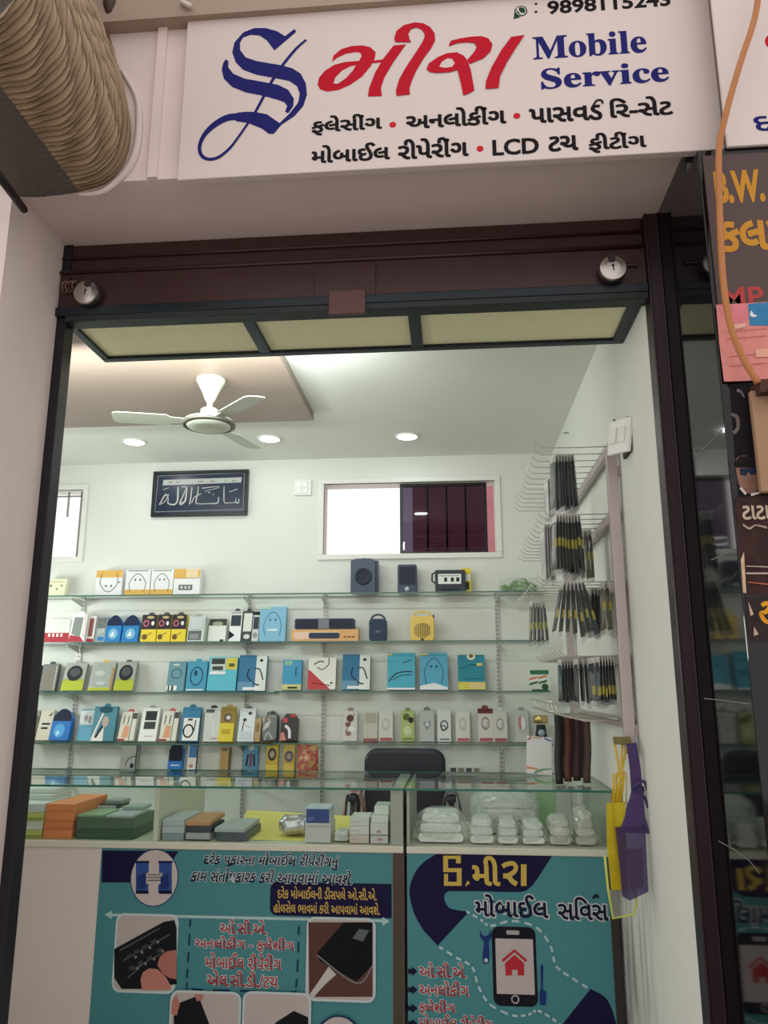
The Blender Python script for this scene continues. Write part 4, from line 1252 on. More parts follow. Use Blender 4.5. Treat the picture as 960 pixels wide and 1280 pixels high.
# paper flags at the rack end
t, W, k = special(2, 662, 688, 862, 2.66, 'paper_flags_card', 'small card of orange, white and green paper flags by the rack', 'paper flags')
H = 26 * k
box('card', -W / 2, W / 2, 0, 0.004, 0, H, mat((206, 212, 200), 0.5, name='flag_card'), t)
i = Ink()
i.rect(-W * .45, H * .78, W * .45, H * .98, (52, 118, 74))
for x, z in ((-.3, .5), (.15, .56)):
    i.poly([(W * (x - .2), H * z), (W * (x + .2), H * (z + .1)), (W * (x + .2), H * (z + .2)), (W * (x - .2), H * (z + .1))], (210, 120, 80))
    i.poly([(W * (x - .2), H * (z - .12)), (W * (x + .2), H * (z - .02)), (W * (x + .2), H * (z + .1)), (W * (x - .2), H * z)], W_)
    i.poly([(W * (x - .2), H * (z - .22)), (W * (x + .2), H * (z - .12)), (W * (x + .2), H * (z - .02)), (W * (x - .2), H * (z - .12))], (48, 110, 70))
i.ell(W * .25, H * .22, W * .16, H * .14, (44, 88, 60))
i.rect(-W * .4, H * .02, W * .4, H * .1, (46, 96, 66))
i.build('front_print', lambda u, v, h: (u, -h, v), t)

# fourth shelf
T4 = 0.3
shelf(3, 33, 42, 893, 928, 'phone_case_packet', 'brown grey packet edge at the pier end of the fourth shelf', tilt=T4, color=(120, 112, 104), layers=[('r', .5, .1, .9, .8, (92, 84, 78))])
shelf(3, 43, 60, 892, 928, 'cream_packet', 'cream packet with two black bars beside a blue pouch', tilt=T4, color=(190, 184, 162), layers=[('r', .25, .5, .85, .56, K_), ('r', .25, .36, .75, .42, K_), ('p', [(.6, .8), (.95, .95), (.8, .78)], (90, 82, 66))])
shelf(3, 60, 84, 891, 928, 'blue_pouch', 'bright blue pouch with a navy top on the fourth shelf', tilt=T4, D=0.04, dy=0.015, color=(36, 110, 190), prof=PROF, layers=[('p', [(x * .96 + .02, y) for x, y in PROF], (28, 36, 56)), ('r', 0, 0, 1, .6, (36, 108, 188)), ('e', .45, .3, .28, .22, (70, 150, 215)), ('e', .4, .22, .1, .08, (150, 205, 235))])
shelf(3, 95, 115, 890, 928, 'earbud_packet', 'white and pale blue packet with small red and grey earbuds', tilt=0.2, color=(206, 212, 210), layers=[('r', 0, 0, 1, .5, (92, 160, 190)), ('e', .4, .7, .12, .1, (150, 80, 80)), ('e', .65, .65, .1, .12, (90, 92, 96)), ('r', 0, .93, 1, 1, (130, 170, 180))], blister=(.1, .45, .9, .9, .012))
shelf(3, 112, 141, 887, 928, 'cable_packet', 'teal packet with a white triangle and dark diagonal', tilt=0.2, dy=0.02, color=(62, 122, 138), layers=[('p', [(0, 0), (.55, 0), (.5, .5)], (216, 214, 206)), ('l', [(.05, .05), (.4, .8)], .08, (210, 210, 205)), ('l', [(.2, .1), (.55, .55)], .1, K_), ('e', .5, .9, .3, .1, (34, 82, 96)), ('e', .55, .55, .14, .16, (176, 160, 140))], tab=TL)
ORP = [('p', [(.2, .1), (.62, .1), (.62, .5), (.3, .52)], (214, 148, 108)), ('l', [(.2, .55), (.22, .85)], .05, K_), ('l', [(.48, .55), (.5, .85)], .05, K_), ('r', 0, 0, .45, .06, (150, 40, 46)), ('r', .68, 0, .72, 1, (90, 96, 90)), ('r', .74, .75, 1, .95, (70, 74, 72))]
shelf(3, 146, 166, 894, 928, 'earphone_packet', 'white packet with orange panel and red foot, next to the teal one', tilt=T4, color=(206, 204, 190), layers=ORP, tab=(180, 70, 60), group='orange panel packets')
shelf(3, 172, 194, 889, 928, 'screen_guard_box', 'white box with two dark square panels on the fourth shelf', tilt=T4, D=0.02, color=(222, 222, 216), layers=[('r', .2, .62, .85, .9, (52, 54, 56)), ('r', .2, .36, .85, .58, (62, 64, 66)), ('r', .3, .14, .8, .16, G_)], tab=G_)
shelf(3, 198, 219, 893, 928, 'earphone_packet', 'white packet with orange panel and red foot, beside the black ring packet', tilt=T4, color=(206, 204, 190), layers=ORP, tab=(200, 80, 66), group='orange panel packets')
shelf(3, 224, 247, 888, 928, 'cable_packet', 'blue packet with a black ring cable on its white lower half', tilt=0.2, color=(50, 118, 154), layers=[('r', .12, .02, .98, .68, (218, 218, 212)), ('o', .42, .3, .26, .18, .08, (28, 32, 36)), ('l', [(.72, .3), (.78, .62)], .06, (40, 60, 80)), ('r', .35, .6, .6, .66, (60, 62, 66))], tab=TL)
shelf(3, 253, 273, 889, 928, 'cable_packet', 'pale grey packet with a faint white loop and black hanger', tilt=0.15, color=(196, 200, 196), layers=[('r', .06, .86, .6, .97, (92, 94, 92)), ('l', [(.3, .8), (.6, .5), (.55, .25), (.7, .2), (.65, .4)], .05, (232, 234, 230)), ('r', .5, .08, .9, .11, (176, 130, 120))], tab=K_)
YP = [('r', 0, 0, 1, .5, (216, 194, 52)), ('r', 0, .52, 1, 1, (150, 122, 52)), ('e', .5, .68, .3, .12, (92, 82, 78)), ('e', .55, .68, .16, .06, (206, 196, 186)), ('r', .2, .2, .8, .35, (190, 160, 36))]
shelf(3, 272, 290, 888, 928, 'memory_card_packet', 'yellow packet with a brown top, beside the pale grey one', tilt=T4, color=YL, layers=YP, tab=BR_)
shelf(3, 296, 316, 891, 929, 'earphone_packet', 'white packet with small black plugs before the third upright', tilt=T4, color=(206, 212, 214), layers=[('l', [(.25, .3), (.3, .6)], .06, K_), ('e', .65, .85, .12, .05, (70, 72, 76)), ('e', .35, .65, .12, .05, (70, 72, 76)), ('l', [(.4, .5), (.8, .4)], .04, G_), ('r', .1, .05, .9, .3, (186, 194, 198))], tab=(90, 92, 92))
shelf(3, 317, 324.5, 902, 929, 'adapter_packet', 'small tan packet tucked behind the black headphone blister', tilt=0.2, dy=0.0, color=(186, 160, 112), layers=[('e', .5, .6, .3, .2, (150, 120, 76))])
shelf(3, 326, 346, 894, 929, 'headphone_blister', 'black headphone blister with a round loop and pink white card', tilt=0.15, D=0.04, color=(44, 46, 50), prof=[(0, 0), (1, 0), (1, .85), (.8, 1), (.35, 1), (.15, .8)], layers=[('p', [(.05, .35), (.45, .5), (.55, .72), (.2, .6)], (222, 206, 206)), ('l', [(.2, .05), (.4, .3), (.7, .1)], .08, LG), ('o', .65, .92, .22, .1, .07, (120, 124, 126)), ('e', .4, .75, .12, .06, (170, 120, 84))], blister=(.1, .05, .95, .9, .012))
shelf(3, 350, 371, 898, 929, 'headphone_blister', 'red, white and black blister, farthest along from the pier', tilt=0.15, D=0.04, color=(52, 48, 48), prof=[(0, 0), (1, 0), (1, .8), (.8, 1), (.3, 1), (0, .75)], layers=[('p', [(0, 0), (.35, 0), (.2, .3), (0, .3)], (210, 120, 110)), ('l', [(.25, .55), (.5, .4), (.55, .08)], .16, (226, 222, 218)), ('e', .25, .75, .15, .1, (206, 70, 76)), ('e', .7, .92, .2, .06, (190, 60, 66))])
CASEC = (196, 196, 188)
def ring_card(c1, c2=None, foot=(168, 84, 88)):
    l = [('e', .5, .55, .28, .2, c1), ('e', .5, .55, .2, .14, CASEC), ('l', [(.3, .5), (.5, .42), (.65, .6)], .05, c1)]
    if foot:
        l += [('r', .1, 0.02, .95, .12, foot)]
    if c2:
        l += [('r', 0, .85, 1, 1, c2)]
    return l
shelf(3, 428, 446, 891, 926, 'charm_packet', 'white packet with dark red floral marks, nearest the soundbar upright', tilt=0.12, D=0.02, color=CASEC, layers=[('e', .5, .75, .25, .12, (96, 56, 60)), ('e', .35, .55, .2, .08, (130, 86, 88)), ('e', .6, .4, .25, .1, (220, 216, 212)), ('e', .4, .25, .2, .08, (150, 104, 104)), ('l', [(.2, .3), (.5, .6), (.8, .9)], .06, (110, 64, 66))], tab=(150, 120, 116))
shelf(3, 454, 472, 892, 926, 'charm_packet', 'plain grey beige packet before the black chair', tilt=0.12, D=0.02, color=(184, 180, 168), layers=[('r', .1, .6, .9, .95, (164, 158, 142)), ('r', 0, 0, 1, .1, (150, 86, 88))])
shelf(3, 473, 491, 891, 926, 'charm_packet', 'white packet with a small silver oval and dull red foot', tilt=0.12, D=0.02, color=CASEC, layers=ring_card((176, 168, 160)), tab=LG)
shelf(3, 501, 518, 891, 926, 'charm_packet', 'green packet with dark leaves above the black chair', tilt=0.12, D=0.02, color=(160, 176, 108), layers=[('e', .4, .8, .25, .12, (86, 110, 50)), ('e', .75, .7, .2, .1, (62, 52, 36)), ('e', .5, .35, .3, .15, (196, 204, 150)), ('r', .1, .05, .9, .12, (120, 140, 70))], tab=(120, 128, 90))
shelf(3, 525, 543, 890, 926, 'charm_packet', 'grey packet with a silver heart shape', tilt=0.12, D=0.02, color=(172, 176, 172), layers=[('p', [(.5, .35), (.78, .56), (.68, .66), (.5, .6), (.32, .66), (.22, .56)], (132, 136, 134)), ('e', .5, .54, .12, .06, (206, 208, 204))], tab=(110, 112, 110))
shelf(3, 547, 564, 889, 926, 'charm_packet', 'pale packet with a black coiled chain', tilt=0.12, D=0.02, color=(204, 208, 204), layers=[('o', .5, .5, .26, .14, .09, (52, 56, 58)), ('o', .45, .42, .16, .08, .08, (76, 80, 82)), ('r', .15, .05, .85, .1, (120, 124, 122))], tab=LG)
shelf(3, 570, 588, 890, 926, 'charm_packet', 'pale packet with a faint ring and broad red label', tilt=0.12, D=0.02, color=(200, 198, 188), layers=ring_card((178, 172, 160), foot=(186, 96, 98)), tab=LG)
shelf(3, 598, 617, 888, 926, 'charm_packet', 'packet with a dark red header and a silver shell', tilt=0.12, D=0.02, color=(198, 194, 186), layers=ring_card((146, 128, 122), (112, 48, 50)), tab=(112, 48, 50))
shelf(3, 617, 635, 890, 926, 'charm_packet', 'packet with a round silver charm before the last upright', tilt=0.12, D=0.02, color=(192, 192, 182), layers=ring_card((150, 146, 136), foot=(164, 80, 84)), tab=LG)
shelf(3, 645, 662, 890, 926, 'charm_packet', 'grey packet with a pink white oval, nearest the hook rack', tilt=0.12, D=0.02, color=(184, 186, 180), layers=[('e', .4, .6, .14, .2, (196, 120, 116)), ('e', .6, .6, .16, .22, (226, 222, 216)), ('o', .5, .58, .3, .26, .04, (140, 136, 130))], tab=G_)
# watch on its stand
t, W, k = special(3, 667, 688, 925, 2.66, 'watch_stand', 'gold watch on a dark stand at the rack end of the fourth shelf', 'watch')
H = 38 * k
prism('stand', [(-W * .4, 0), (W * .4, 0), (W * .25, H * .6), (-W * .25, H * .6)], 0.01, 0.05, mat((40, 44, 48), 0.35, name='watch_stand_black', gain=1), t, 0.004)
bm = bmesh.new()
bm_lathe(bm, [(W * .36, -H * .12), (W * .44, -H * .12), (W * .46, 0), (W * .44, H * .12), (W * .36, H * .12), (W * .36, -H * .12)], 24, 'z', (0, 0.035, H * .76))
finish('bracelet', bm, mat((190, 168, 110), 0.25, 0.8, 0.1, name='gold', gain=1.1), t, True)
lathe('watch_face', [(W * .2, 0), (W * .2, -0.006), (0.001, -0.007)], mat((160, 176, 190), 0.2, 0, name='watch_dial', gain=1), t, 20, 'y', (0, 0.012, H * .35))

# lowest shelf behind the counter
Y5 = 974
shelf(4, 148, 168, 937, Y5, 'headset_box', 'grey box with a black arc on the lowest shelf', 'box', tilt=0.1, D=0.05, color=(150, 150, 144), layers=[('o', .95, .3, .6, .3, .05, K_, 90, 180), ('e', .75, .3, .12, .08, K_), ('r', 0, .94, 1, 1, K_), ('r', .94, 0, 1, 1, K_)])
shelf(4, 208, 226, 934, Y5, 'blue_pouch', 'navy topped blue pouch on the lowest shelf', tilt=0.15, color=BL, prof=PROF, layers=[('p', [(x * .96 + .02, y) for x, y in PROF], (28, 30, 44)), ('r', 0, 0, 1, .42, (40, 110, 190)), ('l', [(.2, .3), (.8, .3)], .06, W_)])
shelf(4, 232, 245, 936, Y5, 'sim_packet', 'slim white packet with a blue picture on the lowest shelf', tilt=0.15, color=(206, 200, 196), layers=[('r', .1, .55, .85, 1, (60, 110, 160)), ('r', .85, 0, 1, 1, (60, 62, 64)), ('e', .4, .3, .2, .06, (190, 120, 100))])
shelf(4, 273, 286, 941, Y5, 'wooden_block', 'small brown wooden looking box on the lowest shelf', 'box', tilt=0.1, color=(170, 134, 84), layers=[('l', [(.3, 0), (.3, 1)], .03, (140, 104, 60)), ('r', .85, 0, 1, 1, (70, 62, 50)), ('e', .4, .92, .35, .06, (110, 96, 76))])
shelf(4, 303, 321, 935, Y5, 'earphone_card', 'blue card holding dark red earphones on the lowest shelf', tilt=0.1, color=(72, 126, 158), layers=[('e', .5, .85, .2, .1, (180, 176, 170)), ('l', [(.3, .65), (.22, .3)], .12, (44, 34, 40)), ('l', [(.5, .68), (.5, .28)], .14, (130, 44, 56)), ('l', [(.7, .65), (.78, .3)], .12, (44, 34, 40)), ('r', .3, .92, .7, .98, K_)])
shelf(4, 331, 346, 933, Y5, 'memory_card_packet', 'yellow packet with a dark oval, first of the pair on the lowest shelf', tilt=0.12, color=(186, 160, 56), layers=[('e', .5, .62, .36, .18, (66, 58, 60)), ('e', .5, .62, .2, .1, (170, 150, 130)), ('r', 0, 0, 1, .34, (206, 180, 60))], tab=BR_)
shelf(4, 353, 367, 934, Y5, 'memory_card_packet', 'yellow packet with a dark oval, beside the red and gold bag', tilt=0.12, color=(186, 158, 72), layers=[('e', .5, .58, .4, .16, (92, 82, 92)), ('e', .5, .58, .22, .08, (160, 140, 120)), ('r', 0, 0, 1, .34, (206, 176, 70))])
t, W, k = special(4, 369, 397, Y5, 2.645, 'gift_bag', 'crumpled red and gold bag on the lowest shelf', 'bag')
H = 41 * k
bm = bmesh.new()
n = 8
grid = []
random.seed(3)
for side_y, f in ((0.0, 1), (0.06, -1)):
    rows = []
    for a in range(n + 1):
        row = []
        for c in range(n + 1):
            u, v = a / n - .5, c / n
            bulge = 0.03 * (1 - (2 * u) ** 2) * math.sin(math.pi * min(1, v + .1))
            row.append(bm.verts.new((W * u * (1 - .06 * v), 0.03 - f * bulge + random.uniform(-.003, .003), max(0.0, H * v + (random.uniform(-.008, .008) if c else 0)))))
        rows.append(row)
    for a in range(n):
        for c in range(n):
            bm.faces.new((rows[a][c], rows[a + 1][c], rows[a + 1][c + 1], rows[a][c + 1]))
bg_m = bpy.data.materials.new('red_gold_print')
bg_m.use_nodes = True
nt = bg_m.node_tree
cr = nt.nodes.new('ShaderNodeValToRGB')
nz = nt.nodes.new('ShaderNodeTexNoise')
nz.inputs['Scale'].default_value = 28
tc = nt.nodes.new('ShaderNodeTexCoord')
nt.links.new(tc.outputs['Object'], nz.inputs['Vector'])
cr.color_ramp.elements[0].position = 0.45
cr.color_ramp.elements[0].color = (0.40, 0.09, 0.07, 1)
cr.color_ramp.elements[1].position = 0.6
cr.color_ramp.elements[1].color = (0.55, 0.36, 0.14, 1)
nt.links.new(nz.outputs['Fac'], cr.inputs[0])
nt.links.new(cr.outputs[0], nt.nodes['Principled BSDF'].inputs['Base Color'])
nt.nodes['Principled BSDF'].inputs['Roughness'].default_value = 0.35
finish('bag_skin', bm, bg_m, t)
# ------------------------------------------------------------------ display counters
CY0, CYB = 1.43, 2.11
CT = at(500, 985, CY0).z + 0.0
lam_c = mat((224, 214, 208), 0.45, 0, 0.03, 5, name='cream_laminate', gain=1)
lamw = mat((214, 214, 196), 0.5, 0, 0.03, 5, name='white_laminate', gain=1)
boardm = mat((176, 178, 168), 0.5, 0, 0.03, 5, name='grey_laminate', gain=1)
BASE = at(400, 1056, CY0).z
LOW = at(400, 1064.5, CY0).z
xg = at(505, 985, CY0).x
XR = 0.6565
def counter(name, label, x0, x1, boards):
    t = wthing(name, label, 'display counter', ((x0 + x1) / 2, CY0, 0))
    box('cabinet_body', x0 + 0.002, x1 - 0.002, CY0 + 0.006, 1.97, 0.0, LOW - 0.001, lam_c, t)
    box('display_floor', x0, x1, CY0 - 0.006, CYB - 0.02, LOW, BASE, lamw, t, 0.003)
    bm = bmesh.new()
    bm_box(bm, x0 + 0.001, x1 - 0.001, CY0, CY0 + 0.006, BASE + 0.0005, CT - 0.0095)
    finish('front_glass', bm, GLASS, t)
    bm = bmesh.new()
    bm_box(bm, x0 - 0.004, x1 + 0.004, CY0 - 0.012, CYB, CT - 0.009, CT)
    o = finish('top_glass', bm, [SHELFGLASS, EDGE], t)
    for p in o.data.polygons:
        if abs(p.normal.z) < 0.5:
            p.material_index = 1
    for n, a, c, m in boards:
        box(n, a, c, CY0 + 0.008, CYB - 0.02, BASE + 0.0005, CT - 0.0095, m, t, 0.002)
    return t
xl0 = -2.35
xd = (at(191, 1030, CY0).x, at(197, 1030, CY0).x)
xe = (at(488, 1030, CY0).x, xg - 0.005)
xf = (xg + 0.010, at(512, 1030, CY0).x)
cl = counter('display_counter', 'long glass topped display counter with the poster bearing a round emblem', xl0, xg - 0.004, [('partition_board', xd[0], xd[1], lamw), ('end_board', xe[0], xe[1], boardm), ('end_board', xl0, xl0 + 0.02, boardm)])
crt = counter('display_counter', 'short glass topped display counter full of plastic bags, next to the wall', xg + 0.009, XR - 0.006, [('end_board', xf[0], xf[1], boardm), ('end_board', XR - 0.026, XR - 0.006, boardm)])
PFX = CY0 + 0.0045
strip = mat((82, 72, 62), 0.4, 0.5, 0.15, 12, name='aluminium_strip', gain=1)
box('edge_strip', at(491, 1100, CY0).x, xg - 0.006, CY0 - 0.002, CY0 + 0.006, 0.0, LOW - 0.001, strip, cl, 0.002)
box('edge_strip', at(760.5, 1100, PFX).x, XR - 0.0065, CY0 - 0.002, CY0 + 0.006, 0.0, LOW - 0.001, mat((62, 54, 48), 0.45, 0.4, 0.1, name='dark_strip', gain=1), crt, 0.002)

# ------------------------------------------------------------------ posters on the counter fronts
PF = CY0 + 0.0045
TEAL, NAVY = (66, 136, 142), (28, 24, 62)
def photo_card(P, x0, y0, x1, y1, rim=(196, 212, 212)):
    q0, q1 = P.q(x0, y1), P.q(x1, y0)
    cut = y1 > 1275
    def rr_(a, b, c, d, r):
        p = rrect(a, b, c, d, r)
        return p[:12] + [(a, b), (c, b)] if cut else p
    P.poly(rr_(q0[0], q0[1], q1[0], q1[1], 0.035), rim)
    e = 0.009
    P.poly(rr_(q0[0] + e, q0[1] + (0 if cut else e), q1[0] - e, q1[1] - e, 0.028), (190, 180, 176))
zb = 0.001
p0 = at(127, 1065, PF)
po = wthing('poster', 'teal poster with a round emblem and phone repair pictures on the long counter', 'poster', (-0.9, PF, zb))
box('sheet', p0.x, at(490.5, 1100, PF).x, PF - 0.0006, CY0 + 0.0058, zb, LOW - 0.003, mat(TEAL, 0.45, 0, 0.04, 6, name='teal_vinyl', gain=1.0), po)
P = PInk(PF - 0.0006)
P.pp([(128, 1063), (223, 1064), (213, 1081), (165, 1103), (127, 1103)], NAVY)
P.pell(193, 1097, 30, 32.5, (40, 56, 110))
P.pell(193, 1097, 28.8, 31.3, (200, 190, 186))
HB = (52, 84, 150)
P.pp([(170, 1077), (186, 1077), (186, 1091), (183, 1091), (183, 1105), (186, 1105), (185, 1116), (170, 1116)], HB)
P.pp([(199, 1077), (215, 1077), (215, 1116), (198, 1116), (198, 1105), (203, 1105), (203, 1091), (199, 1091)], HB)
for x in (169, 198):
    P.pp([(x, 1076), (x + 18, 1076), (x + 18, 1078.5), (x, 1078.5)], NAVY)
    P.pp([(x + 1, 1113), (x + 17, 1113), (x + 17, 1117), (x + 1, 1117)], NAVY)
    P.pp([(x + 3, 1096), (x + 13, 1090), (x + 13, 1110), (x + 3, 1111)], (38, 58, 120))
for y in (1093, 1096.5, 1100):
    P.prib([(185, y, .8), (201, y, .8)], (60, 60, 80))
P.done('emblem', po, 1.0)
P = PInk(PF - 0.0006)
NI, WO = (26, 26, 56), (196, 206, 206)
sl = 0.012
P.ptext('દરેક પકારના મોબાઈલ રીપેરીંગનું', 255, 424, 1065, 1087, NI, 0.016, 0.25, WO, 0.045, sl)
P.prib([(291, 1080, 2), (284, 1082, 2)], NI)
P.ptext('કામ સંતોષકારક કરી આપવામાં આવશે.', 238, 440, 1085, 1105, NI, 0.016, 0.25, WO, 0.045, sl)
P.done('headline', po, 1.0, h0=0.0009)
P = PInk(PF - 0.0006)
q0, q1 = P.q(337, 1144), P.q(489.5, 1105)
P.poly([(q1[0], q0[1]), (q1[0], q1[1])] + rrect(q0[0], q0[1], q1[0], q1[1], 0.03)[6:18], NAVY)
P.ptext('દરેક મોબાઈલની ડીસ્પલે ઓ.સી.એ.'.replace('સ્પ', 'સપ'), 347, 471, 1108, 1125, (202, 170, 84), 0.02, slope=sl)
P.ptext('હોલસેલ ભાવમાં કરી આપવામાં આવશે.', 342, 475, 1126, 1143, (202, 170, 84), 0.02, slope=sl)
RT_ = (168, 56, 64)
P.done('offer_panel', po, 1.0, h0=0.0009)
P = PInk(PF - 0.0006)
P.ptext('ઓ.સી.એ.', 275, 334, 1149, 1168, RT_, 0.014, 0, WO, 0.05, sl)
P.ptext('અનલોકીંગ - ફલેશીંગ', 244, 368, 1170, 1190, RT_, 0.014, 0, WO, 0.05, sl)
P.ptext('મોબાઈલ રીપેરીંગ', 257, 352, 1191, 1212, RT_, 0.014, 0, WO, 0.05, sl)
P.ptext('એલ.સી.ડી./ટચ', 259, 348, 1213, 1234, RT_, 0.014, 0, WO, 0.05, sl)
P.done('service_lettering', po, 1.0, h0=0.0009)
P = PInk(PF - 0.0006)
P.prib([(135, 1143.5, 3), (480, 1151, 3)], (176, 206, 206))
P.pp([(131, 1143), (140, 1138), (140, 1149)], (176, 206, 206))
P.pp([(487, 1151.5), (478, 1146), (478, 1157)], (176, 206, 206))
P.pdash([(238, 1149), (236, 1190), (234, 1228), (240, 1236), (300, 1238), (362, 1240), (370, 1234), (373, 1190), (374, 1152)], (24, 56, 92), 2)
P.done('ruled_lines', po, 1.0, h0=0.0009)
P = PInk(PF - 0.0006)
photo_card(P, 139, 1143, 224, 1240)
P.pp([(143, 1186), (205, 1152), (218, 1150), (221, 1160), (221, 1230), (176, 1236), (152, 1236), (143, 1222)], (28, 30, 34))
for a, c in (((150, 1188), (200, 1160)), ((155, 1200), (212, 1168)), ((165, 1212), (205, 1190)), ((160, 1222), (178, 1206))):
    P.prib([a + (1.6,), c + (1.2,)], (92, 98, 96))
P.pp([(221, 1187), (208, 1189), (200, 1196), (197, 1206), (203, 1216), (212, 1222), (221, 1224)], (178, 116, 106))
P.pp([(178, 1237), (176, 1224), (179, 1215), (187, 1210), (197, 1211), (207, 1220), (213, 1230), (214, 1237)], (192, 130, 118))
for dx, dy in ((0, 0), (9, -6), (20, -12), (31, -19), (14, 8), (26, 2), (3, 14), (38, -8)):
    P.pp([(158 + dx, 1195 + dy), (164 + dx, 1191 + dy), (166 + dx, 1195 + dy), (160 + dx, 1199 + dy)], (64, 70, 72))
    P.pell(170 + dx * .9, 1196 + dy, 1.6, 1.6, (140, 138, 124))
photo_card(P, 382, 1147, 470, 1250)
P.pp([(386, 1152), (466, 1152), (466, 1245), (387, 1245)], (92, 62, 56))
P.pp([(397, 1190), (430, 1152), (466, 1152), (466, 1205), (446, 1226), (400, 1200)], (20, 21, 25))
P.prib([(397, 1193, 1.5), (446, 1228, 1.5), (466, 1206, 1.5)], (130, 132, 134))
P.pp([(441, 1172), (449, 1160), (462, 1162), (454, 1176)], (96, 104, 110))
P.prib([(388, 1246, 5), (404, 1226, 8), (416, 1212, 12)], (200, 196, 192))
photo_card(P, 212, 1239, 303, 1285)
P.pp([(226, 1252), (249, 1243), (264, 1282), (265, 1285), (219, 1285), (218, 1270)], (26, 28, 34))
P.pp([(216, 1250), (222, 1242), (226, 1254), (222, 1268), (215, 1266)], (188, 126, 112))
P.pp([(244, 1241), (256, 1242), (254, 1249), (247, 1250)], (188, 126, 112))
photo_card(P, 303, 1240, 390, 1285)
P.pp([(339, 1285), (346, 1276), (368, 1262), (386, 1270), (386, 1285)], (26, 28, 34))
P.pp(spline([(396, 1285), (403, 1276), (414, 1269), (424, 1267.5), (435, 1270), (445, 1277), (451, 1285)], 4), (40, 56, 90))
P.pp(spline([(399, 1285), (406, 1277), (415, 1271), (424, 1269.5), (434, 1272), (442, 1278), (448, 1285)], 4), (196, 186, 182))
P.done('pictures', po, 1.0, h0=0.0012)

pr0 = at(509, 1068, PF)
pt = wthing('poster', 'teal poster with a big drawn phone and house on the short counter', 'poster', (0.2, PF, zb))
box('sheet', pr0.x, at(760.5, 1100, PF).x - 0.0005, PF - 0.0006, CY0 + 0.0058, zb, LOW - 0.003, mat((66, 138, 144), 0.45, 0, 0.04, 6, name='teal_vinyl', gain=1.0), pt)
P = PInk(PF - 0.0006)
P.pp(spline([(546, 1067), (524, 1083), (512, 1110), (517, 1140), (530, 1164)], 4) + [(547, 1182), (586, 1140)] + spline([(586, 1139.6), (575, 1138), (562, 1135), (556, 1126), (556, 1118), (561, 1114)], 4) + spline([(600, 1114), (648, 1115), (662, 1110), (672, 1098), (690, 1070)], 4), NAVY)
P.pp(spline([(738, 1236), (756, 1246), (765, 1262), (771, 1283)], 4) + [(700, 1284)], NAVY)
WT = (178, 206, 208)
P.pdash([(583, 1139), (600, 1149), (613, 1157), (640, 1151), (670, 1159), (688, 1182), (695, 1207), (715, 1222), (737, 1236)], WT, 2.6)
P.pdash([(549, 1183), (570, 1196), (590, 1208), (598, 1232), (612, 1254), (640, 1268), (660, 1267), (672, 1262), (690, 1272), (704, 1283)], WT, 2.6)
P.done('shapes', pt, 1.0)
P = PInk(PF - 0.0006)
GLD = (206, 180, 88)
def blk(x0, y0, x1, y1):
    P.pp([(x0, y0), (x1, y0), (x1, y1), (x0, y1)], GLD)
blk(554, 1069.5, 576, 1073.5); blk(554, 1069.5, 560, 1088); blk(554, 1085, 577, 1090); blk(570, 1069.5, 576, 1079); blk(571, 1085, 577, 1107); blk(555, 1102, 577, 1107); blk(555, 1092, 560, 1107)
P.prib([(586, 1102, 4), (582, 1107, 1)], GLD)
P.ptext('મી', 590, 625, 1069.5, 1107, GLD, 0.03)
P.prib([(628, 1083), (633, 1080), (641, 1079), (645, 1084), (642, 1090), (635, 1094), (629, 1094)], GLD, 5)
P.prib([(629, 1094), (636, 1096), (640, 1101), (646, 1105)], GLD, 5.5)
blk(651, 1080, 658, 1107)
P.done('yellow_lettering', pt, 1.0, h0=0.0016)
P = PInk(PF - 0.0006)
P.ptext('મોબાઈલ', 594, 685, 1118, 1147, NI, 0.025, 0, (206, 208, 208), 0.05)
P.ptext('સવિસ'.replace('વિ', 'િવ'), 697, 760, 1121, 1150, NI, 0.025, 0, (206, 208, 208), 0.05)
P.prib([(741, 1123, 2.5), (745, 1119, 3), (748, 1122, 2.5)], NI)
P.done('black_lettering', pt, 1.0, h0=0.0016)
P = PInk(PF - 0.0006)
for y, s, x1 in ((1213, 'ઓ.સી.એ.', 583), (1236, 'અનલોકીંગ', 586), (1259, 'ફલેશીંગ', 569), (1278, 'મોબાઈલ રીપેરીંગ', 616)):
    P.ptext(s, 524, x1, y - 10, y + 9, RT_, 0.014, 0, WO, 0.05)
    P.pp([(510, y - 2), (515, y - 2), (515, y - 5), (522, y + 1), (515, y + 7), (515, y + 4), (510, y + 4)], NI)
P.done('service_lettering', pt, 1.0, h0=0.0016)
P = PInk(PF - 0.0006)
def rr(x0, y0, x1, y1, r, c):
    a, d = P.q(x0, y1), P.q(x1, y0)
    P.poly(rrect(a[0], a[1], d[0], d[1], r), c)
rr(617, 1159, 669, 1257, 0.03, (26, 26, 36))
rr(621, 1174, 666, 1242, 0.003, (194, 184, 182))
rr(633, 1163, 649, 1168, 0.004, (176, 170, 170))
P.pell(644, 1249, 4.6, 4.6, (176, 170, 170))
P.pell(644, 1249, 3, 3, (26, 26, 36))
HR = (186, 50, 58)
P.prib([(628, 1201, 3), (643, 1188, 3), (658, 1201, 3)], HR, smooth=False)
P.pp([(631, 1204), (643, 1193), (655, 1204), (655, 1219), (647, 1219), (647, 1212), (640, 1212), (640, 1219), (632, 1219)], HR)
DB = (34, 58, 118)
P.pp([(600, 1162), (603, 1169), (607, 1170), (611, 1168), (613, 1162), (615, 1170), (611, 1177), (612, 1198), (611, 1203), (605, 1205), (603, 1199), (605, 1177), (600, 1171)], DB)
P.pell(607.5, 1200, 2.2, 2.2, (186, 206, 208))
P.pp([(677, 1205), (679, 1207), (678.5, 1236), (683, 1240), (682, 1256), (675, 1256), (674, 1240), (676, 1236), (675.5, 1207)], DB)
P.done('drawing', pt, 1.0, h0=0.0012)

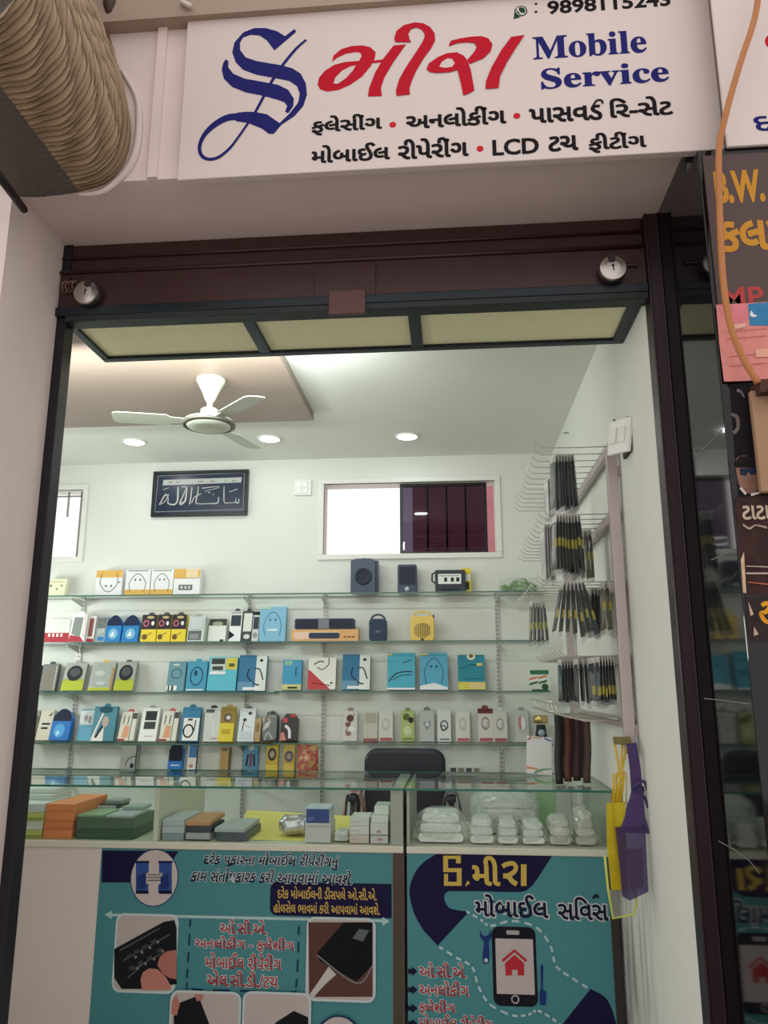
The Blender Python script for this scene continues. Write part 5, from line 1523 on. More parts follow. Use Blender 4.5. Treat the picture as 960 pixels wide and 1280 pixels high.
# ------------------------------------------------------------------ goods inside the counters
def good(x0, x1, yt, yb, Y, name, label, D, color, cat='box', z=None, group=None, **kw):
    a, c = at(x0, yb, Y), at(x1, yb, Y)
    H = (yb - yt) * (Y - CAM.y) / 985
    zz = (BASE + 0.0032 if 266 < x0 < 500 else BASE + 0.001) if z is None else z
    pack(name, label, cat, c.x - a.x, H, D, (a.x, Y, zz), color=color, group=group, **kw)
    return zz + H + 0.0008
G0 = CY0 + 0.022
# pier end: pale packs and the orange boxes
z = None
for n, (c, c2, l) in enumerate((((176, 178, 92), LM, 'yellow green striped pack, bottom of the pale stack by the pier'), ((186, 190, 176), (196, 200, 190), 'grey white pack second from the bottom of the pale stack'), ((178, 182, 100), LM, 'yellow green striped pack in the middle of the pale stack'), ((196, 200, 196), LG, 'plain white pack on top of the pale stack'))):
    z = good(8, 51, 1040, 1050, G0, 'lcd_pack', l, 0.26, c, z=z, layers=[('r', 0, .1, 1, .4, c2 if c2 != LM else (140, 148, 60))])
z = good(10, 62, 1010, 1016, 1.56, 'clear_sleeve_pack', 'flat pack in clear film lying on the pale stack', 0.2, (196, 202, 198), 'packet', z=z, rough=0.2)
good(24, 66, 1003, 1008, 1.60, 'clear_sleeve_pack', 'upper flat pack in clear film on the pale stack, slightly turned', 0.2, (206, 210, 206), 'packet', z=z, yaw=0.12, rough=0.2)
z = None
OB = (214, 128, 76)
for n, l in enumerate(('bottom orange box of the stack of four', 'second orange box from the bottom of the stack of four', 'third orange box from the bottom of the stack of four', 'topmost orange box of the stack of four')):
    z = good(53 + (n > 1) * 1, 89 + (n > 1), 1040.2, 1050, G0 + 0.005 + 0.004 * n, 'orange_box', l, 0.26 if n < 2 else 0.34, OB if n != 1 else (206, 116, 66), z=z, group='stack of orange boxes', layers=[('r', .05, .2, .95, .24, (170, 88, 48))])
z = None
for n, l in enumerate(('lower dark green box beside the orange stack', 'upper dark green box beside the orange stack')):
    z = good(94, 166, 1038, 1050, G0 + 0.01, 'green_box', l, 0.25, (72, 94, 76) if n else (42, 76, 56), z=z, group='dark green boxes', layers=[('r', .02, .4, .6, .46, (84, 110, 88))])
zg = z
box_g = z
z1 = good(96, 128, 1028, 1031, G0 + 0.03, 'green_card_pack', 'flat light green pack lying on the dark green boxes', 0.18, (128, 160, 122), 'packet', z=zg)
z2 = good(131, 165, 1028, 1031, G0 + 0.015, 'grey_card_pack', 'flat grey pack lying on the dark green boxes', 0.2, (150, 162, 160), 'packet', z=zg)
z3 = good(112, 144, 1016, 1021, 1.70, 'phone_tray', 'thin black edged tray behind the dark green boxes', 0.16, (170, 180, 174), 'tray', side=(30, 36, 38), z=zg + 0.0001)
good(130, 152, 1011, 1015, 1.74, 'phone_tray', 'small grey tray lying across the black edged one', 0.1, (132, 142, 138), 'tray', z=z3)
good(152, 178, 1012, 1016, 1.62, 'phone_tray', 'small grey tray leaning towards the white partition', 0.11, (146, 158, 154), 'tray', z=z2 - 0.0002 if z2 else None)
# beyond the partition
z = None
for n, l in enumerate(('bottom pale grey box against the white partition', 'middle pale grey box against the white partition', 'top pale grey box against the white partition')):
    z = good(202, 229, 1042, 1050, G0 + 0.01, 'grey_box', l, 0.24, (170, 180, 182) if n else (132, 146, 150), z=z, group='pale grey boxes')
z = good(232, 262, 1041, 1050, G0 + 0.012, 'grey_box', 'silver box with a black foot, under the tan box', 0.2, (158, 164, 164), layers=[('r', 0, 0, 1, .2, K_)])
z = good(234, 264, 1033, 1040, G0 + 0.02, 'black_box', 'slim black box between the silver and tan ones', 0.2, (54, 60, 66), z=z)
good(232, 262, 1028, 1033, G0 + 0.025, 'tan_box', 'flat tan box on top of the slim black one', 0.26, (190, 140, 98), z=z, yaw=0.03)
z = good(270, 308, 1041, 1050, G0 + 0.014, 'dark_box', 'broad dark slate box with a pale lid layer on it', 0.26, (70, 82, 90))
good(268, 306, 1034, 1039, G0 + 0.02, 'grey_carton', 'pale grey flat box on the broad dark slate box', 0.27, (168, 176, 176), z=z)
# yellow sheet
bm = bmesh.new()
gx0, gx1 = at(268, 1050, 1.5).x, at(484, 1050, 1.5).x
N = 24
v = [[None] * 13 for _ in range(N + 1)]
random.seed(9)
for a in range(N + 1):
    for c in range(13):
        u, y = a / N, 1.50 + 0.55 * c / 12
        zz = BASE + 0.0008 + 0.0009 * (1 + math.sin(u * 11 + c)) + (0.03 * max(0, (c - 9) / 3) * (1 - u) + 0.012 * max(0, (c - 10) / 2))
        v[a][c] = bm.verts.new((gx0 + (gx1 - gx0) * u, y, zz))
for a in range(N):
    for c in range(12):
        bm.faces.new((v[a][c], v[a + 1][c], v[a + 1][c + 1], v[a][c + 1]))
tag(finish('yellow_sheet', bm, mat((224, 204, 110), 0.6, 0, 0.08, 10, name='yellow_paper'), None, True), 'yellow paper sheet lining the floor of the long counter', 'paper sheet')
# silver foil packet
def crumple(name, label, cat, x0, x1, yt, yb, Y, D, m, seed, amp=0.14, group=None, inner=None, top=0.9, ex=0.75):
    a, c = at(x0, yb, Y), at(x1, yb, Y)
    W, H = c.x - a.x, (yb - yt) * (Y - CAM.y) / 985
    t = thing(name, label, cat, ((a.x + c.x) / 2, Y + D / 2, BASE + 0.0045), group=group)
    rnd = random.Random(seed)
    bm = bmesh.new()
    bmesh.ops.create_icosphere(bm, subdivisions=4, radius=1)
    w = [(Vector((rnd.uniform(-1, 1), rnd.uniform(-1, 1), rnd.uniform(-1, 1))).normalized() * rnd.uniform(2.5, 9), rnd.uniform(0, 6)) for _ in range(10)]
    for q in bm.verts:
        p = q.co.copy()
        n = sum(math.sin(p.dot(k) + o) / (1 + k.length * 0.25) for k, o in w) / 3
        f = 1 + amp * n
        sq = lambda s: math.copysign(abs(s) ** ex, s)
        q.co = Vector((sq(p.x) * W / 2 * f * 0.97, sq(p.y) * D / 2 * f * 0.94, max(0.0, (sq(p.z) * 0.5 * f + 0.5) * H * top + 0.0)))
    lo = min(q.co.z for q in bm.verts)
    for q in bm.verts:
        q.co.z = max(0, q.co.z - lo)
    finish('bag_skin' if inner else 'foil', bm, m, t, True)
    if inner:
        n_in, col = inner
        for k in range(n_in):
            bm = bmesh.new()
            h = H * 0.74 / n_in
            bm_prism(bm, rrect(-W * (.43 - .04 * k), 0.004 + k * h * 1.06, W * (.43 - .04 * k), 0.004 + k * h * 1.06 + h * .95, h * .45), -D * .36, D * .36)
            finish('wrapped_item', bm, mat(col if k % 2 else tuple(max(0, q - 18) for q in col), 0.5, 0, 0.05, name='wrapped'), t)
    return t
crumple('foil_packet', 'crumpled silver foil packet on the yellow sheet', 'packet', 347, 383, 1022, 1048, 1.56, 0.12, mat((190, 190, 192), 0.2, 0.7, 0.2, 50, name='silver_foil', gain=1.2), 4, 0.35, ex=0.6)
z = good(381, 413, 1031, 1053, G0 + 0.004, 'white_carton', 'white carton under the blue box', 0.14, (190, 190, 188), layers=[('r', .05, .8, .95, .86, (170, 150, 150))])
good(382, 412, 1014, 1031, G0 + 0.006, 'blue_box', 'blue and pale grey box standing on a white carton', 0.13, (186, 196, 206), z=z, layers=[('r', .02, 0, .98, .92, (46, 72, 140)), ('r', .1, .3, .35, .36, (120, 140, 190)), ('r', .1, .15, .3, .2, (120, 140, 190))])
crumple('small_bag', 'small shiny clear bag between the blue box and white cartons', 'bag', 416, 436, 1038, 1053, G0 + 0.01, 0.10, CLOUDY, 8, 0.2, inner=(2, (206, 210, 204)))
z = None
for n, l in enumerate(('bottom flat white carton of the low stack', 'middle flat white carton of the low stack', 'top flat white carton of the low stack')):
    z = good(437, 461, 1043.5, 1053, G0 + 0.006, 'white_carton', l, 0.15, (204, 204, 200) if n else (198, 182, 174), z=z, group='low stack of white cartons', layers=[('r', .1, .4, .5, .5, (180, 160, 156))])
z = good(463, 485, 1044, 1053, G0 + 0.006, 'white_carton', 'bottom white carton of the tall stack by the end board', 0.15, (192, 190, 186), layers=[('r', .4, .4, .7, .65, (186, 120, 120))])
z = good(463, 485, 1028, 1042, G0 + 0.006, 'white_carton', 'larger white carton in the tall stack by the end board', 0.15, (200, 200, 198), z=z, layers=[('r', .35, .2, .6, .4, (180, 130, 128)), ('r', .0, 0, 1, .06, (50, 50, 52))])
z = good(464, 485, 1019, 1027, G0 + 0.008, 'wrapped_pack', 'film wrapped white pack in the tall stack', 0.14, (212, 214, 212), 'packet', z=z, rough=0.15)
good(468, 486, 1008, 1018, G0 + 0.02, 'wrapped_pack', 'film wrapped pale green pack on top of the tall stack', 0.14, (206, 216, 206), 'packet', z=z, rough=0.15)
# plastic bags in the short counter
BAG = 'clear bags of white goods'
WI = (236, 236, 230)
crumple('plastic_bag', 'big clear bag of white goods, nearest the counter split', 'bag', 518, 584, 1014, 1056, G0 + 0.005, 0.22, CLOUDY, 11, 0.16, BAG, (3, WI))
crumple('plastic_bag', 'clear bag of white goods, second from the counter split', 'bag', 586, 620, 1020, 1056, G0 + 0.003, 0.18, CLOUDY, 12, 0.14, BAG, (3, WI))
crumple('plastic_bag', 'clear bag of white goods, third from the counter split', 'bag', 621, 650, 1022, 1056, G0 + 0.003, 0.18, CLOUDY, 13, 0.14, BAG, (3, WI))
crumple('plastic_bag', 'clear bag of white goods, fourth from the counter split', 'bag', 652, 684, 1025, 1056, G0 + 0.003, 0.18, CLOUDY, 14, 0.14, BAG, (3, WI))
crumple('plastic_bag', 'clear bag of white goods, fifth from the counter split', 'bag', 686, 717, 1019, 1056, G0 + 0.003, 0.18, CLOUDY, 15, 0.14, BAG, (3, (204, 200, 190)))
crumple('plastic_bag', 'tall clear bag of white goods at the wall end of the counter', 'bag', 719, 748, 1008, 1056, G0 + 0.003, 0.18, CLOUDY, 16, 0.14, BAG, (4, (204, 196, 186)))
crumple('plastic_bag', 'wide clear bag of white goods behind the front row of bags', 'bag', 588, 680, 990, 1044, 1.69, 0.24, CLOUDY, 17, 0.10, BAG, (3, (216, 214, 210)))
good(672, 697, 990, 1044, 1.93, 'green_sleeve', 'translucent green box behind the bags in the short counter', 0.05, (150, 186, 142), rough=0.2)

# ------------------------------------------------------------------ card stand on the counter
q0, q1 = at(658, 968, 1.95), at(690, 968, 1.95)
k = (1.95 - CAM.y) / 985
W, H = q1.x - q0.x, 44 * k
t = thing('card_stand', 'white card with coloured corners in a clear stand on the counter', 'card stand', ((q0.x + q1.x) / 2, 1.95, CT + 0.0005), (0.0, 0.07, 0.05))
bm = bmesh.new()
a_ = -0.22
def tl(x, y, z):
    return (x, y * math.cos(0.2) + z * math.sin(0.2), 0.006 + z * math.cos(0.2) - y * math.sin(0.2))
for d in ((-W / 2, W / 2, 0, 0.003, 0.002, H),):
    vs_ = [bm.verts.new(tl(*p)) for p in ((d[0], d[2], d[4]), (d[1], d[2], d[4]), (d[1], d[3], d[4]), (d[0], d[3], d[4]), (d[0], d[2], d[5]), (d[1], d[2], d[5]), (d[1], d[3], d[5]), (d[0], d[3], d[5]))]
    for f in ((0, 3, 2, 1), (4, 5, 6, 7), (0, 1, 5, 4), (1, 2, 6, 5), (2, 3, 7, 6), (3, 0, 4, 7)):
        bm.faces.new([vs_[j] for j in f])
finish('card', bm, mat((222, 224, 220), 0.4, 0, 0, name='white_card'), t)
i = Ink()
i.poly([(-W / 2, H * .3), (W * .5, H * .12), (W * .5, .003), (-W / 2, .003)], (226, 226, 220))
i.ribbon([(-W * .5, H * .16, .012), (-W * .1, H * .14, .008), (W * .15, H * .05, .003)], (226, 150, 92))
i.ribbon([(W * .48, H * .17, .004), (W * .1, H * .13, .009), (-W * .2, H * .03, .012)], (96, 170, 120))
i.ribbon([(-W * .48, H * .88, .004), (-W * .3, H * .97, .01)], (190, 90, 96))
i.ribbon([(-W * .25, H * .96, .006), (W * .1, H * .975, .006)], (196, 160, 90))
i.ribbon([(W * .2, H * .965, .008), (W * .48, H * .9, .008)], (84, 120, 176))
i.build('front_print', lambda u, v, h: tl(u, -h, v), t)
bm = bmesh.new()
bm_box(bm, -W * .55, W * .55, -0.01, 0.06, 0.0, 0.004)
finish('foot', bm, PLASTIC, t)

# ------------------------------------------------------------------ office chair behind the counter
ya = 2.535
c0, c1 = at(455, 960, ya), at(557, 960, ya)
ztop = at(505, 936, ya).z
leather = mat((24, 30, 42), 0.38, 0, 0.15, 30, 0.1, name='black_leather', gain=1.1)
cx = (c0.x + c1.x) / 2
Wc = c1.x - c0.x
ch = wthing('office_chair', 'black leather office chair behind the counters', 'chair', (cx, 2.38, 0))
zb0 = 0.56
bm = bmesh.new()
bm_prism(bm, rrect(c0.x, zb0, c1.x, ztop, 0.075, 8), ya, ya + 0.07)
o = finish('backrest', bm, leather, ch, bevel=0.022)
o.modifiers['bevel'].segments = 4
bm = bmesh.new()
for pts in ([(c0.x + 0.02, ya - 0.002, zb0 + 0.06), (cx, ya - 0.005, zb0 + 0.06), (c1.x - 0.02, ya - 0.002, zb0 + 0.06)],):
    bm_tube(bm, pts, 0.004, 6)
finish('seam', bm, leather, ch, True)
box('seat', c0.x + 0.01, c1.x - 0.01, 2.16, ya + 0.03, 0.44, 0.53, leather, ch, 0.025)
for s, xx in ((-1, c0.x - 0.03), (1, c1.x + 0.03)):
    bm = bmesh.new()
    bm_tube(bm, [(xx, 2.53, 0.48), (xx, 2.52, 0.74), (xx, 2.50, 0.815)], 0.014)
    bm_tube(bm, [(xx, 2.26, 0.47), (xx, 2.26, 0.74), (xx, 2.28, 0.815)], 0.014)
    bm_tube(bm, [(xx, 2.26, 0.47), (xx - s * 0.06, 2.32, 0.46)], 0.012)
    bm_tube(bm, [(xx, 2.53, 0.48), (xx - s * 0.06, 2.47, 0.46)], 0.012)
    finish('arm_frame', bm, BLACK, ch, True)
    box('armrest', xx - 0.025, xx + 0.025, 2.245, 2.54, 0.81, 0.845, leather, ch, 0.012)
bm = bmesh.new()
bm_lathe(bm, [(0.03, 0.12), (0.03, 0.30), (0.02, 0.30), (0.02, 0.44)], 16, 'z', (cx, 2.36, 0))
finish('gas_column', bm, STEEL, ch)
for kx in range(5):
    A = 2 * math.pi * kx / 5 + 0.3
    e = (cx + 0.21 * math.cos(A), 2.36 + 0.20 * math.sin(A))
    bm = bmesh.new()
    bm_tube(bm, [(cx, 2.36, 0.13), (e[0], e[1], 0.075)], [0.025, 0.015])
    leg = finish('leg', bm, BLACK, ch, True)
    bm = bmesh.new()
    bm_lathe(bm, [(0.02, -0.012), (0.026, -0.006), (0.026, 0.006), (0.02, 0.012)], 14, 'x', (e[0], e[1], 0.027))
    bm_tube(bm, [(e[0], e[1], 0.03), (e[0], e[1], 0.08)], 0.008)
    finish('caster', bm, BLACK, leg)
def drape(name, label, cat, xarm, y0, y1, Hl, Hr, m, seed):
    """cloth folded over a chair arm: hangs down both sides of it"""
    t = bmesh.new()
    zt_ = 0.849
    path = [(-0.048, -Hl), (-0.044, -Hl * .66), (-0.040, -Hl * .33), (-0.036, -0.012), (-0.022, 0.002), (0, 0.004), (0.022, 0.002), (0.036, -0.012), (0.040, -Hr * .33), (0.044, -Hr * .66), (0.047, -Hr)]
    n = 16
    rows = []
    for kx in range(n + 1):
        u = kx / n
        row = []
        for j, (dx, dz) in enumerate(path):
            fold = 0.010 * math.sin(u * 15 + j * .5 + seed) * (abs(dz) / max(Hl, Hr))
            row.append(t.verts.new((xarm + dx + fold + math.copysign(0.012 * abs(dz) / max(Hl, Hr), dx), y0 + (y1 - y0) * u + 0.15 * dz * (u - .5), zt_ + dz + .004 * abs(math.sin(u * 9 + seed)))))
        rows.append(row)
    for kx in range(n):
        for j in range(len(path) - 1):
            t.faces.new((rows[kx][j], rows[kx + 1][j], rows[kx + 1][j + 1], rows[kx][j + 1]))
    o = finish(name, t, m, None, True)
    sd = o.modifiers.new('thick', 'SOLIDIFY')
    sd.thickness = 0.003
    return tag(o, label, cat)
stripe = bpy.data.materials.new('striped_cotton')
stripe.use_nodes = True
nt = stripe.node_tree
wv = nt.nodes.new('ShaderNodeTexWave')
wv.bands_direction = 'Z'
wv.inputs['Scale'].default_value = 22
wv.inputs['Distortion'].default_value = 2.0
wv.inputs['Detail Scale'].default_value = 0.6
tc = nt.nodes.new('ShaderNodeTexCoord')
nt.links.new(tc.outputs['Object'], wv.inputs['Vector'])
cr = nt.nodes.new('ShaderNodeValToRGB')
cr.color_ramp.elements[0].color = (0.36, 0.10, 0.12, 1)
cr.color_ramp.elements[1].color = (0.62, 0.52, 0.48, 1)
nt.links.new(wv.outputs['Fac'], cr.inputs[0])
nt.links.new(cr.outputs[0], nt.nodes['Principled BSDF'].inputs['Base Color'])
drape('striped_cloth', 'red and white striped cloth hung over the chair arm', 'cloth', c0.x - 0.03, 2.27, 2.40, 0.14, 0.10, stripe, 1)
drape('grey_jacket', 'grey folded jacket hung over the other chair arm, seen through the short counter', 'jacket', c1.x + 0.03, 2.26, 2.42, 0.17, 0.15, mat((96, 92, 104), 0.85, 0, 0.25, 20, 0.2, name='grey_cloth', gain=1.1), 4)

# ------------------------------------------------------------------ hook rack on the side wall
RX = 0.618
post_y = 0.92
rk = wthing('hook_rack', 'wall mounted metal rack with rows of long wire hooks', 'display rack', (RX, post_y, 1.2))
rackm = mat((190, 178, 176), 0.4, 0.25, 0.05, name='rack_enamel', gain=1)
zt, zbm = atX(769, 550, 0.62).z, atX(794, 945, 0.62).z
def rk_box(n, *a, m=rackm):
    return box(n, *a, m, rk, 0.003)
rk_box('post', 0.610, 0.650, post_y - 0.015, post_y + 0.015, zbm, zt)
rk_box('post', 0.610, 0.650, 2.22, 2.25, zbm, zt)
RZ = [CAMZ + 0.925, CAMZ + 0.655, CAMZ + 0.385, CAMZ + 0.105]
for z in RZ:
    rk_box('rail', 0.624, 0.642, post_y + 0.016, 2.219, z - 0.02, z + 0.02)
rk_box('wall_bracket', 0.651, XW - 0.0005, post_y - 0.01, post_y + 0.01, zt - 0.1, zt - 0.06)
rk_box('wall_bracket', 0.651, XW - 0.0005, post_y - 0.01, post_y + 0.01, zbm + 0.06, zbm + 0.1)
rk_box('wall_bracket', 0.651, XW - 0.0005, 2.225, 2.245, zt - 0.1, zt - 0.06)
HOOKS = []
for r, z in enumerate(RZ):
    n = 13 if r < 3 else 9
    for kx in range(n):
        y = post_y + 0.05 + kx * 0.096 + (0.02 if r % 2 else 0)
        L = (0.245, 0.235, 0.26, 0.2)[r]
        HOOKS.append((r, y, L))
        tube('hook', [(0.626, y, z + 0.012), (0.604 - L * .5, y, z + 0.012), (0.604 - L + 0.02, y, z + 0.014), (0.604 - L, y, z + 0.028), (0.604 - L - 0.012, y, z + 0.045)], 0.0022, WIRE, rk, 6)
# curved wire basket at the foot
zbk = CAMZ - 0.115
for kx in range(8):
    y0_, x0_ = 0.95 + 0.12 * kx, 0.626
    L = 0.24
    tube('basket_wire', [(x0_, y0_, zbk), (x0_ - L * .6, y0_ + 0.01, zbk - 0.005), (x0_ - L, y0_ + 0.02, zbk + 0.02), (x0_ - L - 0.01, y0_ + 0.02, zbk + 0.06)], 0.0028, WIRE, rk, 6)
for xx, zz in ((0.373, zbk + 0.024), (0.43, zbk + 0.004), (0.60, zbk - 0.001), (0.366, zbk + 0.06)):
    tube('basket_wire', [(xx, 0.95, zz + 0.003), (xx, 1.4, zz + 0.003), (xx, 1.82, zz + 0.003)], 0.0032, WIRE, rk, 6)
rk_box('rail', 0.624, 0.642, post_y + 0.016, 2.219, zbk - 0.03, zbk + 0.01)

# sleeves hung on the hooks: one of each kind, then copies
inner_m = [mat((18, 19, 27), 0.35, 0, 0.1, name='black_cable', gain=1), mat((44, 58, 62), 0.35, 0, 0.1, name='slate_cable', gain=1), mat((88, 76, 56), 0.4, 0, 0.1, name='brown_cable', gain=1), mat((206, 206, 200), 0.4, 0, 0.05, name='white_cable', gain=1)]
lab_m = mat((170, 160, 60), 0.5, 0, 0, name='yellow_sticker', gain=1)
head_m = mat((205, 204, 198), 0.5, 0, 0.05, name='white_header', gain=1)
def make_sleeve(kind, Wd, Hh, sticker):
    """a clear sleeve hanging below (0,0,0), its width along y, thin along x"""
    t = bpy.data.objects.new('cable_sleeve', None)
    COL.objects.link(t)
    t.empty_display_size = 0.03
    rnd = random.Random(int(Hh * 1000) + kind)
    bm = bmesh.new()
    n = 7
    for s in (-1, 1):
        rows = []
        for a in range(n + 1):
            row = []
            for c in range(4):
                u, v = c / 3 - .5, a / n
                th = 0.0028 * math.sin(math.pi * v) * (1 - (1.6 * u) ** 2) + 0.0012
                row.append(bm.verts.new((s * th + rnd.uniform(-.0008, .0008), Wd * u, -Hh * v - 0.012)))
            rows.append(row)
        for a in range(n):
            for c in range(3):
                bm.faces.new((rows[a][c], rows[a][c + 1], rows[a + 1][c + 1], rows[a + 1][c]))
    finish('clear_sleeve', bm, SLEEVE, t, True)
    bm = bmesh.new()
    bm_box(bm, -0.0026, 0.0026, -Wd * .38, Wd * .38, -Hh * .95, -Hh * .14)
    finish('coiled_cable', bm, inner_m[kind], t, bevel=0.0012)
    bm = bmesh.new()
    bm_box(bm, -0.0012, 0.0012, -Wd * .45, Wd * .45, -0.040, -0.0028)
    finish('header_card', bm, head_m, t)
    if sticker:
        bm = bmesh.new()
        bm_box(bm, -0.0036, 0.0036, -Wd * .39, -Wd * .05, -Hh * sticker - 0.018, -Hh * sticker + 0.018)
        finish('sticker', bm, lab_m, t)
    return t
PROTO = {}
def sleeve(kind, Wd, Hh, sticker, loc, rz, rx, label, group):
    key = (kind, Wd, Hh, sticker)
    if key in PROTO:
        src = PROTO[key]
        t = src.copy()
        COL.objects.link(t)
        for ch_ in list(src.children):
            c = ch_.copy()
            COL.objects.link(c)
            c.parent = t
    else:
        t = make_sleeve(kind, Wd, Hh, sticker)
        PROTO[key] = t
    t.location = loc
    t.rotation_euler = (rx, 0, rz)
    tag(t, label, 'cable packet', group)
    return t
def nearest_hook(r, y):
    return min((h for h in HOOKS if h[0] == r), key=lambda h: abs(h[1] - y))[1]
def bundle(r, y, x0, x1, n, kind, Wd, Hh, sticker, label, group, fan=0.0):
    yy = nearest_hook(r, y)
    rnd = random.Random(int(x0 * 1000) + r)
    yaw0 = rnd.uniform(0.05, 0.3)
    if x1 > 0.602:
        x0, x1 = 0.602 - (x1 - x0), 0.602
    for kx in range(n):
        x = x0 + (x1 - x0) * (kx + .5) / n
        f = (kx + .5) / n - .5
        t = sleeve(kind, Wd, Hh, sticker, (x, yy, RZ[r] + 0.012), rnd.uniform(-.015, .015) + yaw0, rnd.uniform(-.05, .05), label, group)
        t.rotation_euler[1] = -f * (fan or 0.06)
        t.scale = (1, 1, rnd.uniform(0.9, 1.0))
def X_(px, py, Y):
    return at(px, py, Y).x
bundle(0, 1.06, X_(690, 600, 1.08), X_(716, 600, 1.08), 7, 1, 0.07, 0.25, 0, 'tall slate cable packet in clear film bunched on the topmost hook row', 'slate packets on the top hook row')
bundle(0, 1.45, X_(681, 640, 1.5), X_(690, 640, 1.5), 3, 3, 0.07, 0.21, 0, 'white packet hanging just behind the slate bunch on the top row', 'white packets on the top hook row')
bundle(1, 0.95, X_(694, 690, 0.97), X_(727, 690, 0.97), 9, 0, 0.07, 0.25, 0.5, 'black cable packet with yellow sticker in the fat bunch of the second hook row', 'black packets on the second hook row', 0.12)
bundle(1, 1.15, X_(679, 690, 1.15), X_(692, 690, 1.15), 4, 3, 0.07, 0.25, 0, 'white edged packet beside the fat black bunch on the second hook row', 'white packets on the second hook row')
bundle(1, 1.3, X_(727, 690, 1.35), X_(752, 690, 1.35), 5, 2, 0.07, 0.235, 0.55, 'brownish cable packet close to the wall on the second hook row', 'brown packets on the second hook row')
bundle(2, 0.95, X_(702, 760, 0.97), X_(732, 760, 0.97), 7, 0, 0.07, 0.222, 0.62, 'black cable packet fanning out on the nearest hook of the third row', 'fanned packets on the third hook row', 0.5)
bundle(2, 1.62, X_(663, 780, 1.64), X_(682, 780, 1.64), 5, 0, 0.07, 0.21, 0.6, 'black packet in the small bunch at the far hook of the third row', 'far bunch on the third hook row', 0.15)
bundle(2, 1.25, X_(728, 780, 1.27), X_(747, 780, 1.27), 4, 0, 0.08, 0.19, 0, 'plain black packet behind the fanned ones on the third hook row', 'plain packets on the third hook row')
bundle(2, 1.12, X_(749, 775, 1.14), X_(765, 775, 1.14), 4, 0, 0.08, 0.20, 0.0, 'black packet near the rack post on the third hook row', 'inner packets on the third hook row')
bundle(2, 0.95, X_(771, 775, 0.97), X_(783, 775, 0.97), 2, 2, 0.07, 0.20, 0.5, 'brown packet with yellow sticker touching the rack post', 'packets touching the post')
bundle(3, 1.28, X_(699, 860, 1.3), X_(716, 860, 1.3), 5, 0, 0.07, 0.19, 0, 'plain black packet at the outer end of the lowest hook row', 'outer packets on the lowest hook row')
bundle(3, 1.16, X_(720, 860, 1.16), X_(738, 860, 1.16), 3, 1, 0.07, 0.19, 0, 'slate packet in the middle of the lowest hook row', 'middle packets on the lowest hook row')
bundle(3, 1.06, X_(740, 860, 1.08), X_(763, 860, 1.08), 5, 0, 0.07, 0.185, 0.72, 'black packet with low yellow sticker in the middle of the lowest hook row', 'stickered packets on the lowest hook row')
bundle(3, 0.97, X_(765, 870, 0.97), X_(786, 870, 0.97), 6, 0, 0.07, 0.185, 0.74, 'black packet with low yellow sticker beside the post on the lowest hook row', 'post side packets on the lowest hook row')

# loose switch box on the wall above the rack
p = atX(785, 548, XW)
sw = thing('switch_box', 'white switch box hanging loose on the side wall above the rack', 'switch box', (XW - 0.0005, p.y, p.z), (0, 0, 0))
bm = bmesh.new()
bm_box(bm, -0.012, 0.0, -0.055, 0.045, -0.066, 0.066)
finish('back_box', bm, mat((44, 44, 42), 0.7, name='box_hollow', gain=1), sw)
bm = bmesh.new()
bm_box(bm, -0.05, -0.034, -0.06, 0.05, -0.068, 0.062)
pl = finish('face_plate', bm, white, sw, bevel=0.004)
pl.rotation_euler = (0.10, 0.08, 0.55)
for kx in range(2):
    r = box('rocker', -0.055, -0.0505, -0.04 + 0.045 * kx, -0.005 + 0.045 * kx, -0.03, 0.03, trimm, pl, 0.002)
tube('wire', [(-0.05, 0.02, 0.06), (-0.04, 0.03, 0.085), (-0.01, 0.02, 0.06)], 0.003, BLACK, sw)
p = atX(711, 541, XW)
tag(box('wall_nail', XW - 0.03, XW - 0.0003, p.y - 0.004, p.y + 0.004, p.z - 0.004, p.z + 0.004, STEEL), 'small nail in the side wall high above the rack', 'nail')

# dark reddish straps hanging below the basket
def strap(px0, px1, y0p, y1p, Y, col, label, seed):
    bm = bmesh.new()
    rnd = random.Random(seed)
    a = at(px0, y0p, Y)
    c = at(px1, y1p, Y)
    a.z, c.z = zbk - 0.002, CT + 0.004 + 0.0008 * (y1p - 985)
    n = 10
    L, R = [], []
    wd = 0.0165
    for kx in range(n + 1):
        f = kx / n
        x = a.x + (c.x - a.x) * f + 0.003 * math.sin(f * 7 + seed)
        zz = a.z + (c.z - a.z) * f
        for y_, lst in ((Y - 0.006 + 0.01 * math.sin(f * 5 + seed), L),):
            lst.append([bm.verts.new((x - wd, y_, zz)), bm.verts.new((x, y_ - 0.008, zz)), bm.verts.new((x + wd, y_, zz)), bm.verts.new((x, y_ + 0.008, zz))])
    for A, B_ in zip(L, L[1:]):
        for q in range(4):
            bm.faces.new((A[q], A[(q + 1) % 4], B_[(q + 1) % 4], B_[q]))
    bm.faces.new(L[0])
    bm.faces.new(L[-1][::-1])
    tag(finish('wrist_strap', bm, mat(col, 0.6, 0, 0.2, 40, name='strap_cloth', gain=1.1), None, True), label, 'strap')
ybk = 1.37
for px, px2, yb_,  col, ybk, lab in ((697, 699, 985, (36, 40, 34), 1.61, 'dark strap nearest the card stand under the wire basket'), (709, 711, 998, (92, 50, 46), 1.61, 'reddish brown strap under the wire basket'), (721, 723, 1002, (60, 38, 40), 1.61, 'dark maroon strap in the middle under the wire basket'), (733, 735, 990, (84, 62, 62), 1.61, 'dusty brown strap under the wire basket, nearest the wall'),
                           (702, 704, 1000, (44, 34, 34), 1.73, 'near black strap behind the reddish brown one'), (714, 716, 1006, (70, 40, 42), 1.73, 'dark red strap behind the maroon one'), (726, 727, 1000, (52, 44, 46), 1.73, 'dark grey strap behind the dusty brown one')):
    strap(px, px2, 893, yb_, ybk, col, lab, px)

